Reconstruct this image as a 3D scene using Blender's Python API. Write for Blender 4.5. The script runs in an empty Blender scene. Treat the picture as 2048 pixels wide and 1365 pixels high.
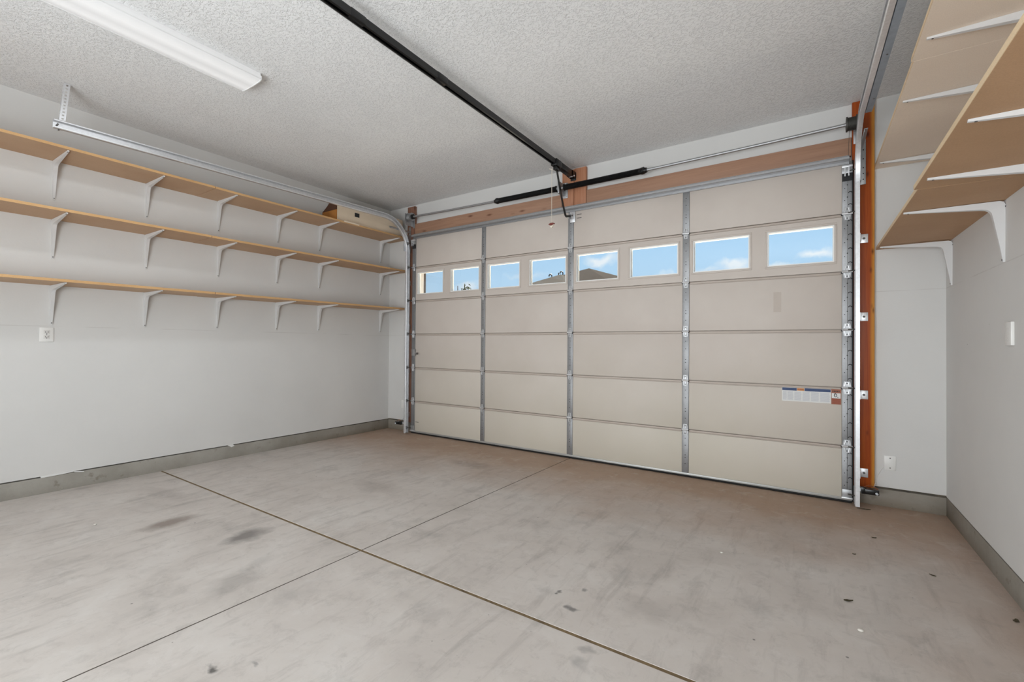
import bpy, bmesh, math, random
from mathutils import Vector, Matrix
random.seed(7)
PI = math.pi
SC = bpy.context.scene
COL = SC.collection

# ------------------------------------------------------------------ camera
YAW, PITCH, ROLL, FPX, CAMH = 0.5848455, 0.009377, -0.007663, 901.66, 1.2143
cam_d = bpy.data.cameras.new('camera')
cam_d.sensor_fit = 'HORIZONTAL'
cam_d.sensor_width = 36.0
cam_d.lens = FPX / 2048 * 36.0
cam_d.clip_start = 0.02
cam = bpy.data.objects.new('camera', cam_d)
COL.objects.link(cam)
fw = Vector((-math.sin(YAW) * math.cos(PITCH), math.cos(YAW) * math.cos(PITCH), math.sin(PITCH)))
rt = Vector((math.cos(YAW), math.sin(YAW), 0))
dn = fw.cross(rt)
r2 = rt * math.cos(ROLL) + dn * math.sin(ROLL)
d2 = -rt * math.sin(ROLL) + dn * math.cos(ROLL)
M3 = Matrix((r2, -d2, -fw)).transposed()
cam.matrix_world = Matrix.Translation((0, 0, CAMH)) @ M3.to_4x4()
SC.camera = cam

# ------------------------------------------------------------------ world, sun, lights, exposure
SC.view_settings.view_transform = 'Standard'
SC.view_settings.look = 'None'
SC.view_settings.gamma = 1.0
SC.view_settings.use_curve_mapping = False
SC.view_settings.exposure = 0.0
SC.cycles.use_denoising = True
SC.cycles.max_bounces = 12
SC.cycles.diffuse_bounces = 8
SC.cycles.transparent_max_bounces = 12
SC.cycles.sample_clamp_indirect = 8.0
SC.cycles.caustics_reflective = False
SC.cycles.caustics_refractive = False

PUFFS = (((-.3715, .9097, .1850), .045, .014, .85), ((-.1195, .9793, .1625), .035, .013, .85), ((.0142, .9852, .1706), .040, .012, .85),
         ((-.060, .9863, .1570), .050, .010, .7), ((-.6269, .7685, .1285), .035, .016, .8), ((-.243, .9586, .1470), .05, .009, .5),
         ((-.1685, .9728, .1560), .04, .008, .45), ((-.5196, .8337, .1500), .06, .008, .3), ((.12, .97, .20), .06, .016, .7), ((-.75, .60, .22), .07, .02, .7))
world = bpy.data.worlds.new('sky')
SC.world = world
world.use_nodes = True
wt = world.node_tree
wt.nodes.clear()
w_out = wt.nodes.new('ShaderNodeOutputWorld')
w_bg = wt.nodes.new('ShaderNodeBackground')
w_tc = wt.nodes.new('ShaderNodeTexCoord')
w_sep = wt.nodes.new('ShaderNodeSeparateXYZ')
wt.links.new(w_tc.outputs['Generated'], w_sep.inputs[0])
w_ramp = wt.nodes.new('ShaderNodeValToRGB')
w_ramp.color_ramp.elements[0].position = 0.0
w_ramp.color_ramp.elements[0].color = (0.63, 0.80, 0.95, 1)
w_ramp.color_ramp.elements[1].position = 0.5
w_ramp.color_ramp.elements[1].color = (0.22, 0.47, 0.86, 1)
e = w_ramp.color_ramp.elements.new(0.22)
e.color = (0.42, 0.67, 0.93, 1)
wt.links.new(w_sep.outputs['Z'], w_ramp.inputs[0])
w_map = wt.nodes.new('ShaderNodeMapping')
w_map.inputs['Location'].default_value = (0.35, 1.9, 0.13)
w_map.inputs['Scale'].default_value = (1.0, 1.0, 3.2)
wt.links.new(w_tc.outputs['Generated'], w_map.inputs[0])
w_noise = wt.nodes.new('ShaderNodeTexNoise')
w_noise.inputs['Scale'].default_value = 3.6
w_noise.inputs['Detail'].default_value = 7
w_noise.inputs['Roughness'].default_value = 0.55
wt.links.new(w_map.outputs[0], w_noise.inputs['Vector'])
w_cl = wt.nodes.new('ShaderNodeValToRGB')
w_cl.color_ramp.elements[0].position = 0.60
w_cl.color_ramp.elements[0].color = (0, 0, 0, 1)
w_cl.color_ramp.elements[1].position = 0.74
w_cl.color_ramp.elements[1].color = (0.75, 0.75, 0.75, 1)
wt.links.new(w_noise.outputs['Fac'], w_cl.inputs[0])
# a few separate fair-weather puffs low in the sky beyond the door
w_wob = wt.nodes.new('ShaderNodeTexNoise')
w_wob.inputs['Scale'].default_value = 26.0
w_wob.inputs['Detail'].default_value = 5
wt.links.new(w_tc.outputs['Generated'], w_wob.inputs['Vector'])
w_off = wt.nodes.new('ShaderNodeVectorMath')
w_off.operation = 'MULTIPLY_ADD'
w_off.inputs[1].default_value = (.05, .05, .05)
w_off.inputs[2].default_value = (-.025, -.025, -.025)
wt.links.new(w_wob.outputs['Color'], w_off.inputs[0])
w_add = wt.nodes.new('ShaderNodeVectorMath')
wt.links.new(w_tc.outputs['Generated'], w_add.inputs[0])
wt.links.new(w_off.outputs[0], w_add.inputs[1])
w_sum = w_cl.outputs[0]
for cdir, cw, ch, ck in PUFFS:
    mp = wt.nodes.new('ShaderNodeMapping')
    mp.inputs['Scale'].default_value = (1 / cw, 1 / cw, 1 / ch)
    mp.inputs['Location'].default_value = (-cdir[0] / cw, -cdir[1] / cw, -cdir[2] / ch)
    wt.links.new(w_add.outputs[0], mp.inputs[0])
    ln = wt.nodes.new('ShaderNodeVectorMath')
    ln.operation = 'LENGTH'
    wt.links.new(mp.outputs[0], ln.inputs[0])
    rp2 = wt.nodes.new('ShaderNodeValToRGB')
    rp2.color_ramp.elements[0].position = 0.25
    rp2.color_ramp.elements[0].color = (ck, ck, ck, 1)
    rp2.color_ramp.elements[1].position = 1.0
    rp2.color_ramp.elements[1].color = (0, 0, 0, 1)
    wt.links.new(ln.outputs['Value'], rp2.inputs[0])
    mx = wt.nodes.new('ShaderNodeMath')
    mx.operation = 'MAXIMUM'
    wt.links.new(w_sum, mx.inputs[0])
    wt.links.new(rp2.outputs[0], mx.inputs[1])
    w_sum = mx.outputs[0]
w_mix = wt.nodes.new('ShaderNodeMixRGB')
w_mix.inputs[2].default_value = (0.93, 0.95, 0.98, 1)
wt.links.new(w_sum, w_mix.inputs[0])
wt.links.new(w_ramp.outputs[0], w_mix.inputs[1])
wt.links.new(w_mix.outputs[0], w_bg.inputs[0])
w_bg.inputs[1].default_value = 1.0
wt.links.new(w_bg.outputs[0], w_out.inputs[0])


def light(name, kind, energy, loc, target=None, size=None, size_y=None, color=(1, 1, 1), **kw):
    d = bpy.data.lights.new(name, kind)
    d.energy = energy
    d.color = color
    if kind == 'AREA':
        d.shape = 'RECTANGLE'
        d.size = size
        d.size_y = size_y or size
    o = bpy.data.objects.new(name, d)
    COL.objects.link(o)
    o.location = loc
    if target is not None:
        o.rotation_euler = (Vector(target) - Vector(loc)).to_track_quat('-Z', 'Z').to_euler()
    return o


sun = light('sun', 'SUN', 36.0, (4, 30, 40), target=(0, 0, 0), color=(1.0, 0.95, 0.86))
sun.data.angle = 0.01
sd = Vector((-0.18, 1.0, math.tan(math.radians(52)) * 1.03)).normalized()
sun.rotation_euler = (-sd).to_track_quat('-Z', 'Z').to_euler()
E_BACK, E_BOUNCE, E_TUBE = 56, 178, 11
LCOL = (0.91, 0.965, 1.0)
# added fill light behind the camera; the back wall has no opening
light('back_fill_light', 'AREA', E_BACK, (-3.4, -3.9, 1.75), target=(0.6, 3.5, 1.75), size=3.0, size_y=2.4, color=LCOL)

# added fill: a large soft source behind the camera thrown up at the ceiling
light('bounce_fill', 'AREA', E_BOUNCE, (-1.1, -1.9, 0.95), target=(-0.8, 0.9, 3.156), size=3.6, size_y=1.6, color=LCOL)

# ------------------------------------------------------------------ dimensions (metres; camera stands over x=0, y=0)
XL, XR, YF, ZC, YB = -5.105, 0.8225, 4.473, 3.156, -4.2
DY = 4.41                       # inner face of the garage door
CURB = 0.129


# ------------------------------------------------------------------ materials
def rgb(r, g, b):
    f = lambda c: (c / 255 / 12.92) if c / 255 <= 0.04045 else ((c / 255 + 0.055) / 1.055) ** 2.4
    return (f(r), f(g), f(b), 1)


class NT:
    def __init__(self, name):
        self.m = bpy.data.materials.new(name)
        self.m.use_nodes = True
        self.t = self.m.node_tree
        self.b = self.t.nodes['Principled BSDF']
        self._tc = None

    def n(self, kind, **inp):
        nd = self.t.nodes.new(kind)
        for k, v in inp.items():
            k = k.replace('_', ' ')
            if hasattr(v, 'is_output'):
                self.t.links.new(v, nd.inputs[k])
            else:
                nd.inputs[k].default_value = v
        return nd

    def l(self, a, b):
        self.t.links.new(a, b)

    def pos(self):
        if self._tc is None:
            self._tc = self.t.nodes.new('ShaderNodeNewGeometry').outputs['Position']
        return self._tc

    def obj(self):
        return self.t.nodes.new('ShaderNodeTexCoord').outputs['Object']

    def mapping(self, vec, scale=(1, 1, 1), loc=(0, 0, 0), rot=(0, 0, 0)):
        nd = self.t.nodes.new('ShaderNodeMapping')
        self.l(vec, nd.inputs[0])
        nd.inputs['Scale'].default_value = scale
        nd.inputs['Location'].default_value = loc
        nd.inputs['Rotation'].default_value = rot
        return nd.outputs[0]

    def noise(self, vec, scale, detail=4, rough=0.55, dist=0.0):
        nd = self.n('ShaderNodeTexNoise', Vector=vec, Scale=scale, Detail=detail, Roughness=rough, Distortion=dist)
        return nd.outputs['Fac']

    def ramp(self, fac, stops):
        nd = self.t.nodes.new('ShaderNodeValToRGB')
        cr = nd.color_ramp
        cr.elements[0].position, cr.elements[0].color = stops[0]
        cr.elements[1].position, cr.elements[1].color = stops[-1]
        for p, c in stops[1:-1]:
            el = cr.elements.new(p)
            el.color = c
        self.l(fac, nd.inputs[0])
        return nd.outputs[0]

    def mix(self, fac, a, b, mode='MIX'):
        nd = self.t.nodes.new('ShaderNodeMixRGB')
        nd.blend_type = mode
        for i, v in enumerate((fac, a, b)):
            if hasattr(v, 'is_output'):
                self.l(v, nd.inputs[i])
            else:
                nd.inputs[i].default_value = v
        return nd.outputs[0]

    def math(self, op, a, b=0.0, c=None, clamp=False):
        nd = self.t.nodes.new('ShaderNodeMath')
        nd.operation = op
        nd.use_clamp = clamp
        for i, v in enumerate((a, b) if c is None else (a, b, c)):
            if hasattr(v, 'is_output'):
                self.l(v, nd.inputs[i])
            else:
                nd.inputs[i].default_value = v
        return nd.outputs[0]

    def bump(self, h, strength=0.3, dist=0.01):
        nd = self.n('ShaderNodeBump', Height=h, Strength=strength, Distance=dist)
        self.l(nd.outputs[0], self.b.inputs['Normal'])
        return nd

    def set(self, **kw):
        for k, v in kw.items():
            k = {'base': 'Base Color', 'rough': 'Roughness', 'metal': 'Metallic', 'spec': 'Specular IOR Level',
                 'emis': 'Emission Color', 'emis_s': 'Emission Strength', 'coat': 'Coat Weight'}[k]
            if hasattr(v, 'is_output'):
                self.l(v, self.b.inputs[k])
            else:
                self.b.inputs[k].default_value = v
        return self


G0, G1 = (0, 0, 0, 1), (1, 1, 1, 1)


def simple(name, col, rough=0.5, metal=0.0, var=0.06, scale=8, bump=0.0, bscale=200, spec=0.5):
    t = NT(name)
    p = t.obj()
    f = t.noise(p, scale, 5)
    dk = tuple(c * (1 - var) for c in col[:3]) + (1,)
    lt = tuple(min(1, c * (1 + var)) for c in col[:3]) + (1,)
    t.set(base=t.ramp(f, [(0.3, dk), (0.7, lt)]), rough=rough, metal=metal, spec=spec)
    if bump:
        t.bump(t.noise(p, bscale, 3), bump, 0.002)
    return t.m


def wall_paint():
    t = NT('wall_paint')
    p = t.pos()
    f = t.noise(p, 1.3, 5, 0.6)
    c = t.ramp(f, [(0.3, rgb(209, 208, 206)), (0.7, rgb(215, 214, 212))])
    # scuffs and nail pops: sparse small dark dots
    v = t.n('ShaderNodeTexVoronoi', Vector=p, Scale=5.0)
    dot = t.ramp(v.outputs['Distance'], [(0.018, G1), (0.03, G0)])
    sparse = t.ramp(t.noise(t.mapping(p, loc=(3, 1, 7)), 2.2, 2), [(0.58, G0), (0.62, G1)])
    c = t.mix(t.math('MULTIPLY', dot, sparse), c, rgb(140, 134, 128))
    # horizontal drywall seam
    z = t.n('ShaderNodeSeparateXYZ', Vector=p).outputs['Z']
    dz = t.math('ABSOLUTE', t.math('SUBTRACT', z, t.math('ADD', t.math('MULTIPLY_ADD', t.noise(p, 2.0, 2), 0.012, 1.334), t.math('MULTIPLY', t.math('GREATER_THAN', t.n('ShaderNodeSeparateXYZ', Vector=p).outputs['X'], -1.0), 0.313))))
    seam = t.ramp(dz, [(0.0, (0.42, 0.42, 0.42, 1)), (0.004, G0)])
    patchy = t.ramp(t.noise(p, 3.0, 2), [(0.42, G0), (0.58, G1)])
    c = t.mix(t.math('MULTIPLY', seam, patchy), c, rgb(165, 160, 155))
    t.set(base=c, rough=0.75, spec=0.25)
    t.bump(t.noise(p, 70, 4), 0.12, 0.004)
    return t.m


def ceiling_mat():
    t = NT('ceiling_knockdown')
    p = t.pos()
    n1 = t.noise(p, 62, 3, 0.6, 0.6)
    n2 = t.noise(t.mapping(p, loc=(5, 2, 1)), 120, 2, 0.5)
    h1 = t.ramp(n1, [(0.40, G0), (0.52, G1)])
    h = t.math('MULTIPLY_ADD', n2, 0.35, h1)
    big = t.noise(p, 1.1, 3)
    c = t.ramp(big, [(0.3, rgb(224, 224, 224)), (0.7, rgb(231, 231, 231))])
    c = t.mix(t.math('MULTIPLY', t.ramp(n1, [(0.36, G1), (0.46, G0)]), 0.16), c, rgb(150, 150, 152))  # painted shade: hollows of the texture drawn darker
    t.set(base=c, rough=0.85, spec=0.2)
    t.bump(h, 0.55, 0.006)
    return t.m


def concrete(name, floor=True):
    t = NT(name)
    p = t.pos()
    base = t.ramp(t.noise(p, 1.6, 8, 0.62, 0.4), [(0.28, rgb(182, 175, 169)), (0.5, rgb(195, 188, 182)), (0.72, rgb(204, 199, 194))])
    # broom / trowel streaks running across the slab
    st = t.noise(t.mapping(p, scale=(6.5, 1.1, 1), rot=(0, 0, 0.10)), 1.9, 7, 0.68, 0.4)
    base = t.mix(t.ramp(st, [(0.52, G0), (0.74, (0.42, 0.42, 0.42, 1))]), base, rgb(128, 122, 117))
    bl = t.noise(t.mapping(p, loc=(4.2, 0.7, 0)), 3.4, 5, 0.6, 0.3)
    base = t.mix(t.ramp(bl, [(0.56, G0), (0.70, (0.28, 0.28, 0.28, 1))]), base, rgb(134, 130, 126))
    lt = t.noise(t.mapping(p, loc=(9, 3, 0)), 2.1, 6, 0.6, 0.8)
    base = t.mix(t.ramp(lt, [(0.60, G0), (0.74, (0.35, 0.35, 0.35, 1))]), base, rgb(206, 204, 201))
    # tracked-in brown dirt along the door and the right-hand curb
    sep = t.n('ShaderNodeSeparateXYZ', Vector=p)
    wob = t.math('MULTIPLY', t.math('SUBTRACT', t.noise(p, 1.2, 5, 0.6), 0.5), 1.5)
    dy = t.math('ADD', sep.outputs['Y'], wob)
    dx = t.math('ADD', t.math('MULTIPLY', sep.outputs['X'], 0.85), t.math('MULTIPLY_ADD', wob, 0.5, 2.9))
    dirt = t.math('MAXIMUM', t.ramp(t.math('MULTIPLY', t.math('SUBTRACT', dy, 3.0), 0.8), [(0.0, G0), (0.8, (0.8, 0.8, 0.8, 1))]),
                  t.math('MULTIPLY', t.ramp(t.math('SUBTRACT', dx, 3.15), [(0.0, G0), (0.4, (0.5, 0.5, 0.5, 1))]), 1.0))
    base = t.mix(dirt, base, rgb(163, 134, 110))
    # individual stains: x, y, radius x, radius y, strength, colour
    vec = t.n('ShaderNodeVectorMath')
    vec.operation = 'ADD'
    nz = t.n('ShaderNodeTexNoise', Vector=p, Scale=9.0, Detail=4.0)
    sc = t.n('ShaderNodeVectorMath', Vector=nz.outputs['Color'])
    sc.operation = 'MULTIPLY_ADD'
    sc.inputs[1].default_value = (0.14, 0.14, 0)
    sc.inputs[2].default_value = (-0.07, -0.07, 0)
    t.l(p, vec.inputs[0])
    t.l(sc.outputs[0], vec.inputs[1])
    for sx, sy, ra, rb_, k, col in ((-3.60, 1.27, .10, .20, .8, (134, 122, 114)), (-2.96, 1.46, .11, .17, .75, (104, 100, 98)),
                                    (-1.849, .80, .035, .02, .9, (78, 76, 74)), (-0.916, 1.908, .028, .024, .75, (92, 90, 90)),
                                    (-0.931, 2.073, .022, .02, .6, (100, 98, 97)), (-1.029, 2.0, .012, .012, .8, (80, 78, 76)),
                                    (-0.72, 1.60, .055, .05, .4, (110, 108, 106)), (-0.75, 1.70, .04, .03, .4, (110, 108, 106)),
                                    (-2.45, 1.15, .12, .16, .35, (126, 122, 118)), (-0.62, 2.1, .2, .12, .28, (128, 122, 116)),
                                    (-1.75, .9, .03, .012, .5, (90, 88, 86)), (-3.1, 2.6, .3, .16, .3, (132, 122, 114)),
                                    (-4.3, 1.5, .3, .1, .3, (130, 122, 118)), (-2.9, 3.6, .35, .14, .3, (118, 104, 94))):
        mp = t.mapping(vec.outputs[0], loc=(-sx / ra, -sy / rb_, 0), scale=(1 / ra, 1 / rb_, 0))
        ln = t.n('ShaderNodeVectorMath', Vector=mp)
        ln.operation = 'LENGTH'
        msk = t.ramp(ln.outputs['Value'], [(0.35, (k, k, k, 1)), (1.05, G0)])
        base = t.mix(msk, base, rgb(*col))
    # fine mottling
    mo = t.noise(p, 11, 8, 0.75, 0.6)
    base = t.mix(t.ramp(mo, [(0.52, G0), (0.72, (0.30, 0.30, 0.30, 1))]), base, rgb(128, 122, 117))
    mo2 = t.noise(t.mapping(p, loc=(2.5, 6, 0)), 7, 8, 0.75, 0.8)
    base = t.mix(t.ramp(mo2, [(0.54, G0), (0.72, (0.30, 0.30, 0.30, 1))]), base, rgb(216, 212, 208))
    v2 = t.n('ShaderNodeTexVoronoi', Vector=p, Scale=15.0)
    dot2 = t.ramp(v2.outputs['Distance'], [(0.03, (0.7, 0.7, 0.7, 1)), (0.06, G0)])
    sp2 = t.ramp(t.noise(t.mapping(p, loc=(6, 3, 2)), 3.5, 2), [(0.56, G0), (0.60, G1)])
    base = t.mix(t.math('MULTIPLY', dot2, sp2), base, rgb(110, 104, 100))
    # specks
    v = t.n('ShaderNodeTexVoronoi', Vector=p, Scale=7.0)
    dot = t.ramp(v.outputs['Distance'], [(0.03, (0.75, 0.75, 0.75, 1)), (0.05, G0)])
    sparse = t.ramp(t.noise(t.mapping(p, loc=(1, 8, 2)), 3.0, 2), [(0.55, G0), (0.60, G1)])
    base = t.mix(t.math('MULTIPLY', dot, sparse), base, rgb(84, 80, 78))
    t.set(base=base, rough=t.ramp(t.noise(p, 2.5, 4), [(0.3, (0.55, 0.55, 0.55, 1)), (0.7, (0.75, 0.75, 0.75, 1))]), spec=0.35)
    t.bump(t.noise(p, 60, 6, 0.7), 0.10, 0.004)
    return t.m


def curb_mat():
    t = NT('curb_concrete')
    p = t.pos()
    base = t.ramp(t.noise(p, 3.0, 7, 0.65), [(0.3, rgb(146, 142, 134)), (0.7, rgb(170, 167, 160))])
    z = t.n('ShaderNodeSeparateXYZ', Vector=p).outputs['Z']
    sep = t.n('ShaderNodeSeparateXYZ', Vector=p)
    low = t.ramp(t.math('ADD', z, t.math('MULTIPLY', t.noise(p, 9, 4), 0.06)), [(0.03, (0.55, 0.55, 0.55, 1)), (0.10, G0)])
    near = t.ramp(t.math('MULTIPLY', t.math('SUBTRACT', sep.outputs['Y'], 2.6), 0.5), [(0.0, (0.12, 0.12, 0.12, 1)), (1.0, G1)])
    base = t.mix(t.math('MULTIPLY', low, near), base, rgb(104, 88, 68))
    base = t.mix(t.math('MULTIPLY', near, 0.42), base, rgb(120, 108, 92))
    base = t.mix(t.ramp(t.noise(p, 14, 4), [(0.62, G0), (0.7, (0.5, 0.5, 0.5, 1))]), base, rgb(112, 104, 92))
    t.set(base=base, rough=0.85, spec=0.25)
    t.bump(t.noise(p, 45, 5, 0.7), 0.25, 0.005)
    return t.m


def board_mat(name, c0, c1):
    t = NT(name)
    p = t.pos()
    f = t.noise(p, 240, 3, 0.7)
    g = t.noise(p, 2.0, 4)
    c = t.mix(t.ramp(g, [(0.3, G0), (0.7, G1)]), c0, c1)
    c = t.mix(t.ramp(f, [(0.35, (0.22, 0.22, 0.22, 1)), (0.6, G0)]), c, tuple(x * .62 for x in c0[:3]) + (1,))
    t.set(base=c, rough=0.62, spec=0.3)
    t.bump(f, 0.08, 0.001)
    return t.m


def lumber(name, c0, c1, axis='Z', knots=True, sap=None, kn=(70, 28, 10), rough=0.45, kd=1.15):
    t = NT(name)
    p = t.pos()
    s = {'Z': (14, 14, 0.55), 'X': (0.55, 14, 14)}[axis]
    g = t.noise(t.mapping(p, scale=s), 3.0, 6, 0.6, 1.2)
    c = t.ramp(g, [(0.3, c0), (0.7, c1)])
    if sap is not None:
        x = t.n('ShaderNodeSeparateXYZ', Vector=p).outputs['X']
        edge = t.math('ADD', x, t.math('MULTIPLY', t.math('SUBTRACT', t.noise(t.mapping(p, scale=(1, 1, .6)), 2.2, 3), 0.5), 0.03))
        c = t.mix(t.ramp(t.math('MULTIPLY', t.math('SUBTRACT', edge, 0.384), 60.0), [(0.0, G0), (1.0, G1)]), c, sap)
    if knots:
        ks = {'Z': (9, 9, 3.4), 'X': (3.0, 9, 9)}[axis]
        v = t.n('ShaderNodeTexVoronoi', Vector=t.mapping(p, scale=ks, loc=(.3, .1, .7)), Scale=kd)
        c = t.mix(t.ramp(v.outputs['Distance'], [(0.05, (0.85, 0.85, 0.85, 1)), (0.14, (0.25, 0.25, 0.25, 1)), (0.2, G0)]), c, rgb(*kn))
    t.set(base=c, rough=rough, spec=0.4)
    t.bump(g, 0.12, 0.002)
    return t.m


def galv(name, c=0.62, rough=0.42, metal=0.85):
    t = NT(name)
    p = t.pos()
    v = t.n('ShaderNodeTexVoronoi', Vector=p, Scale=70.0)
    sepc = t.n('ShaderNodeSeparateXYZ', Vector=v.outputs['Color']).outputs['X']
    base = t.ramp(sepc, [(0.0, (c * .94, c * .95, c * .97, 1)), (1.0, (c * 1.04, c * 1.05, c * 1.08, 1))])
    t.set(base=base, rough=t.ramp(sepc, [(0.0, (rough - .03,) * 3 + (1,)), (1.0, (rough + .03,) * 3 + (1,))]), metal=metal)
    return t.m


def door_paint():
    t = NT('door_cream_steel')
    p = t.pos()
    z = t.n('ShaderNodeSeparateXYZ', Vector=p).outputs['Z']
    c = t.ramp(t.noise(p, 2.2, 5), [(0.3, rgb(196, 186, 178)), (0.7, rgb(203, 194, 186))])
    age = t.ramp(t.math('ADD', t.math('MULTIPLY', z, 0.5), t.math('MULTIPLY', t.noise(p, 1.1, 4), 0.6)), [(0.25, (0.6, 0.6, 0.6, 1)), (0.95, G0)])
    c = t.mix(age, c, rgb(203, 199, 182))
    v = t.n('ShaderNodeTexVoronoi', Vector=p, Scale=5.5)
    dot = t.ramp(v.outputs['Distance'], [(0.02, (0.5, 0.5, 0.5, 1)), (0.035, G0)])
    sparse = t.ramp(t.noise(t.mapping(p, loc=(2, 5, 1)), 2.4, 2), [(0.6, G0), (0.64, G1)])
    c = t.mix(t.math('MULTIPLY', dot, sparse), c, rgb(150, 140, 128))
    t.set(base=c, rough=0.5, spec=0.35)
    t.bump(t.noise(t.mapping(p, scale=(1, 1, 0.35)), 160, 3), 0.10, 0.002)
    return t.m


M = {}
M['wall'] = wall_paint()
M['ceiling'] = ceiling_mat()
M['concrete'] = concrete('floor_concrete')
M['curb'] = curb_mat()
M['joint'] = simple('joint_filler', rgb(112, 94, 68), 0.9, var=0.35, scale=20)
M['joint_dark'] = simple('joint_dirt', rgb(78, 70, 62), 0.95, var=0.3, scale=20)
M['board'] = board_mat('particleboard', rgb(184, 152, 122), rgb(198, 168, 138))
M['board_lit'] = board_mat('particleboard_lit', rgb(234, 218, 200), rgb(240, 225, 208))  # lighter copy of the board tone, stronger light put into its colour
M['board_edge'] = board_mat('particleboard_edge', rgb(192, 150, 102), rgb(208, 168, 120))
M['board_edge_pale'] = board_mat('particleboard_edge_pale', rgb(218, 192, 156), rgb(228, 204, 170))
M['board_shaded'] = board_mat('particleboard_shaded', rgb(172, 136, 102), rgb(186, 150, 116))  # darker copy of the board tone, shade put into its colour
M['bracket'] = simple('bracket_white_enamel', rgb(214, 214, 214), 0.4, var=0.02)
M['screw'] = simple('screw_dark', rgb(96, 94, 92), 0.45, metal=0.6)
M['post'] = lumber('post_orange_fir', rgb(140, 56, 10), rgb(174, 82, 22), 'Z', sap=rgb(196, 132, 52), kn=(74, 22, 4), kd=1.7)
M['jamb'] = lumber('jamb_brown_fir', rgb(120, 82, 66), rgb(150, 108, 88), 'Z', kn=(80, 50, 38))
M['header'] = lumber('header_fir', rgb(158, 120, 98), rgb(174, 136, 112), 'X', kn=(96, 56, 36), rough=0.6)
M['pad'] = lumber('pad_fir', rgb(170, 112, 80), rgb(190, 138, 108), 'Z', kn=(150, 66, 22), rough=0.55)
M['galv'] = galv('galvanized_steel', 0.42, 0.42, 0.75)
M['stile'] = galv('galvanized_stile', 0.30, 0.48, 0.65)
M['galv_bright'] = galv('galvanized_bright', 0.78, 0.38, 0.7)
M['galv_blue'] = simple('bluish_zinc_steel', rgb(150, 160, 172), 0.5, metal=0.25, var=0.12, scale=30)
M['hole'] = simple('punched_hole_dark', rgb(40, 40, 42), 0.8)
M['door'] = door_paint()
M['door_rail'] = simple('door_rail_cream', rgb(186, 174, 164), 0.5, var=0.04)
M['vinyl'] = simple('window_white_vinyl', rgb(238, 238, 236), 0.4, var=0.01)
M['alu'] = simple('aluminium_retainer', rgb(176, 176, 174), 0.4, metal=0.5, var=0.1, scale=4)
M['rubber'] = simple('black_rubber', rgb(26, 25, 25), 0.8)
M['black'] = simple('black_painted_steel', rgb(9, 9, 10), 0.3, metal=0.0, var=0.2)
M['spring'] = simple('spring_oiled_black', rgb(8, 8, 9), 0.5, metal=0.0, var=0.3)
M['drum'] = simple('drum_dark_grey', rgb(74, 72, 68), 0.55, metal=0.4, var=0.2)
M['plastic'] = simple('white_plastic', rgb(228, 227, 224), 0.35, var=0.01)
M['plastic_grey'] = simple('outlet_face', rgb(214, 212, 208), 0.4, var=0.01)
M['cord'] = simple('white_cord', rgb(222, 214, 200), 0.8)
M['red'] = simple('red_handle', rgb(112, 46, 36), 0.45)
M['brass'] = simple('copper_wire', rgb(140, 84, 56), 0.4, metal=0.4)
M['lens'] = simple('sensor_lens', rgb(200, 205, 210), 0.2)
M['tin'] = simple('white_fixture_tin', rgb(226, 226, 226), 0.4, var=0.01)
M['box'] = simple('cream_board', rgb(226, 208, 184), 0.7, var=0.04, scale=5)
M['box_in'] = simple('orange_brown_board', rgb(176, 116, 52), 0.75, var=0.15)
M['box_dark'] = simple('dark_brown_board', rgb(84, 52, 34), 0.8, var=0.15)
M['ink_blue'] = simple('print_blue', rgb(52, 72, 112), 0.6, var=0.12, scale=60)
M['ink_orange'] = simple('print_orange', rgb(206, 148, 92), 0.6, var=0.06)
M['ink_brown'] = simple('print_red_brown', rgb(154, 92, 70), 0.6, var=0.06)
M['ink_black'] = simple('print_black', rgb(40, 38, 38), 0.6)
M['ink_grey'] = simple('print_grey', rgb(188, 190, 196), 0.6)
M['ink_red'] = simple('print_red', rgb(150, 64, 40), 0.6)
M['paper'] = simple('label_paper', rgb(222, 222, 220), 0.55, var=0.01)
M['leaf'] = simple('dry_leaf', rgb(70, 62, 42), 0.8, var=0.3, scale=40)
M['pebble'] = simple('white_pebble', rgb(214, 210, 202), 0.8, var=0.1, scale=60)
M['stucco'] = simple('tan_stucco', rgb(80, 70, 57), 0.9, var=0.08, scale=3, bump=0.2, bscale=40)
M['trim_dark'] = simple('dark_trim', rgb(70, 62, 56), 0.8)
M['shingle'] = simple('grey_shingle', rgb(48, 44, 41), 0.95, var=0.35, scale=14, spec=0.0)
M['shingle_light'] = simple('grey_shingle_light', rgb(60, 57, 54), 0.95, var=0.3, scale=14, spec=0.0)
M['pipe'] = simple('vent_pipe_grey', rgb(60, 58, 58), 0.6)
M['drive'] = simple('driveway_concrete', rgb(196, 190, 180), 0.9, var=0.08, scale=2)
M['soil'] = simple('dry_soil', rgb(140, 120, 96), 0.95, var=0.2, scale=2)
M['bark'] = simple('bark', rgb(72, 60, 50), 0.9, var=0.2)
M['foliage'] = simple('olive_leaves', rgb(70, 78, 44), 0.7, var=0.3, scale=20)

t = NT('window_glass')
t.t.nodes.remove(t.b)
_o = t.t.nodes['Material Output']
_tr = t.n('ShaderNodeBsdfTransparent', Color=(0.96, 0.98, 0.98, 1))
_gl = t.n('ShaderNodeBsdfGlossy', Color=(1, 1, 1, 1), Roughness=0.02)
_fr = t.n('ShaderNodeFresnel', IOR=1.35)
_ms = t.n('ShaderNodeMixShader')
t.l(_fr.outputs[0], _ms.inputs[0])
t.l(_tr.outputs[0], _ms.inputs[1])
t.l(_gl.outputs[0], _ms.inputs[2])
t.l(_ms.outputs[0], _o.inputs[0])
M['glass'] = t.m

t = NT('lamp_diffuser')
_x = t.n('ShaderNodeSeparateXYZ', Vector=t.pos())
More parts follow.
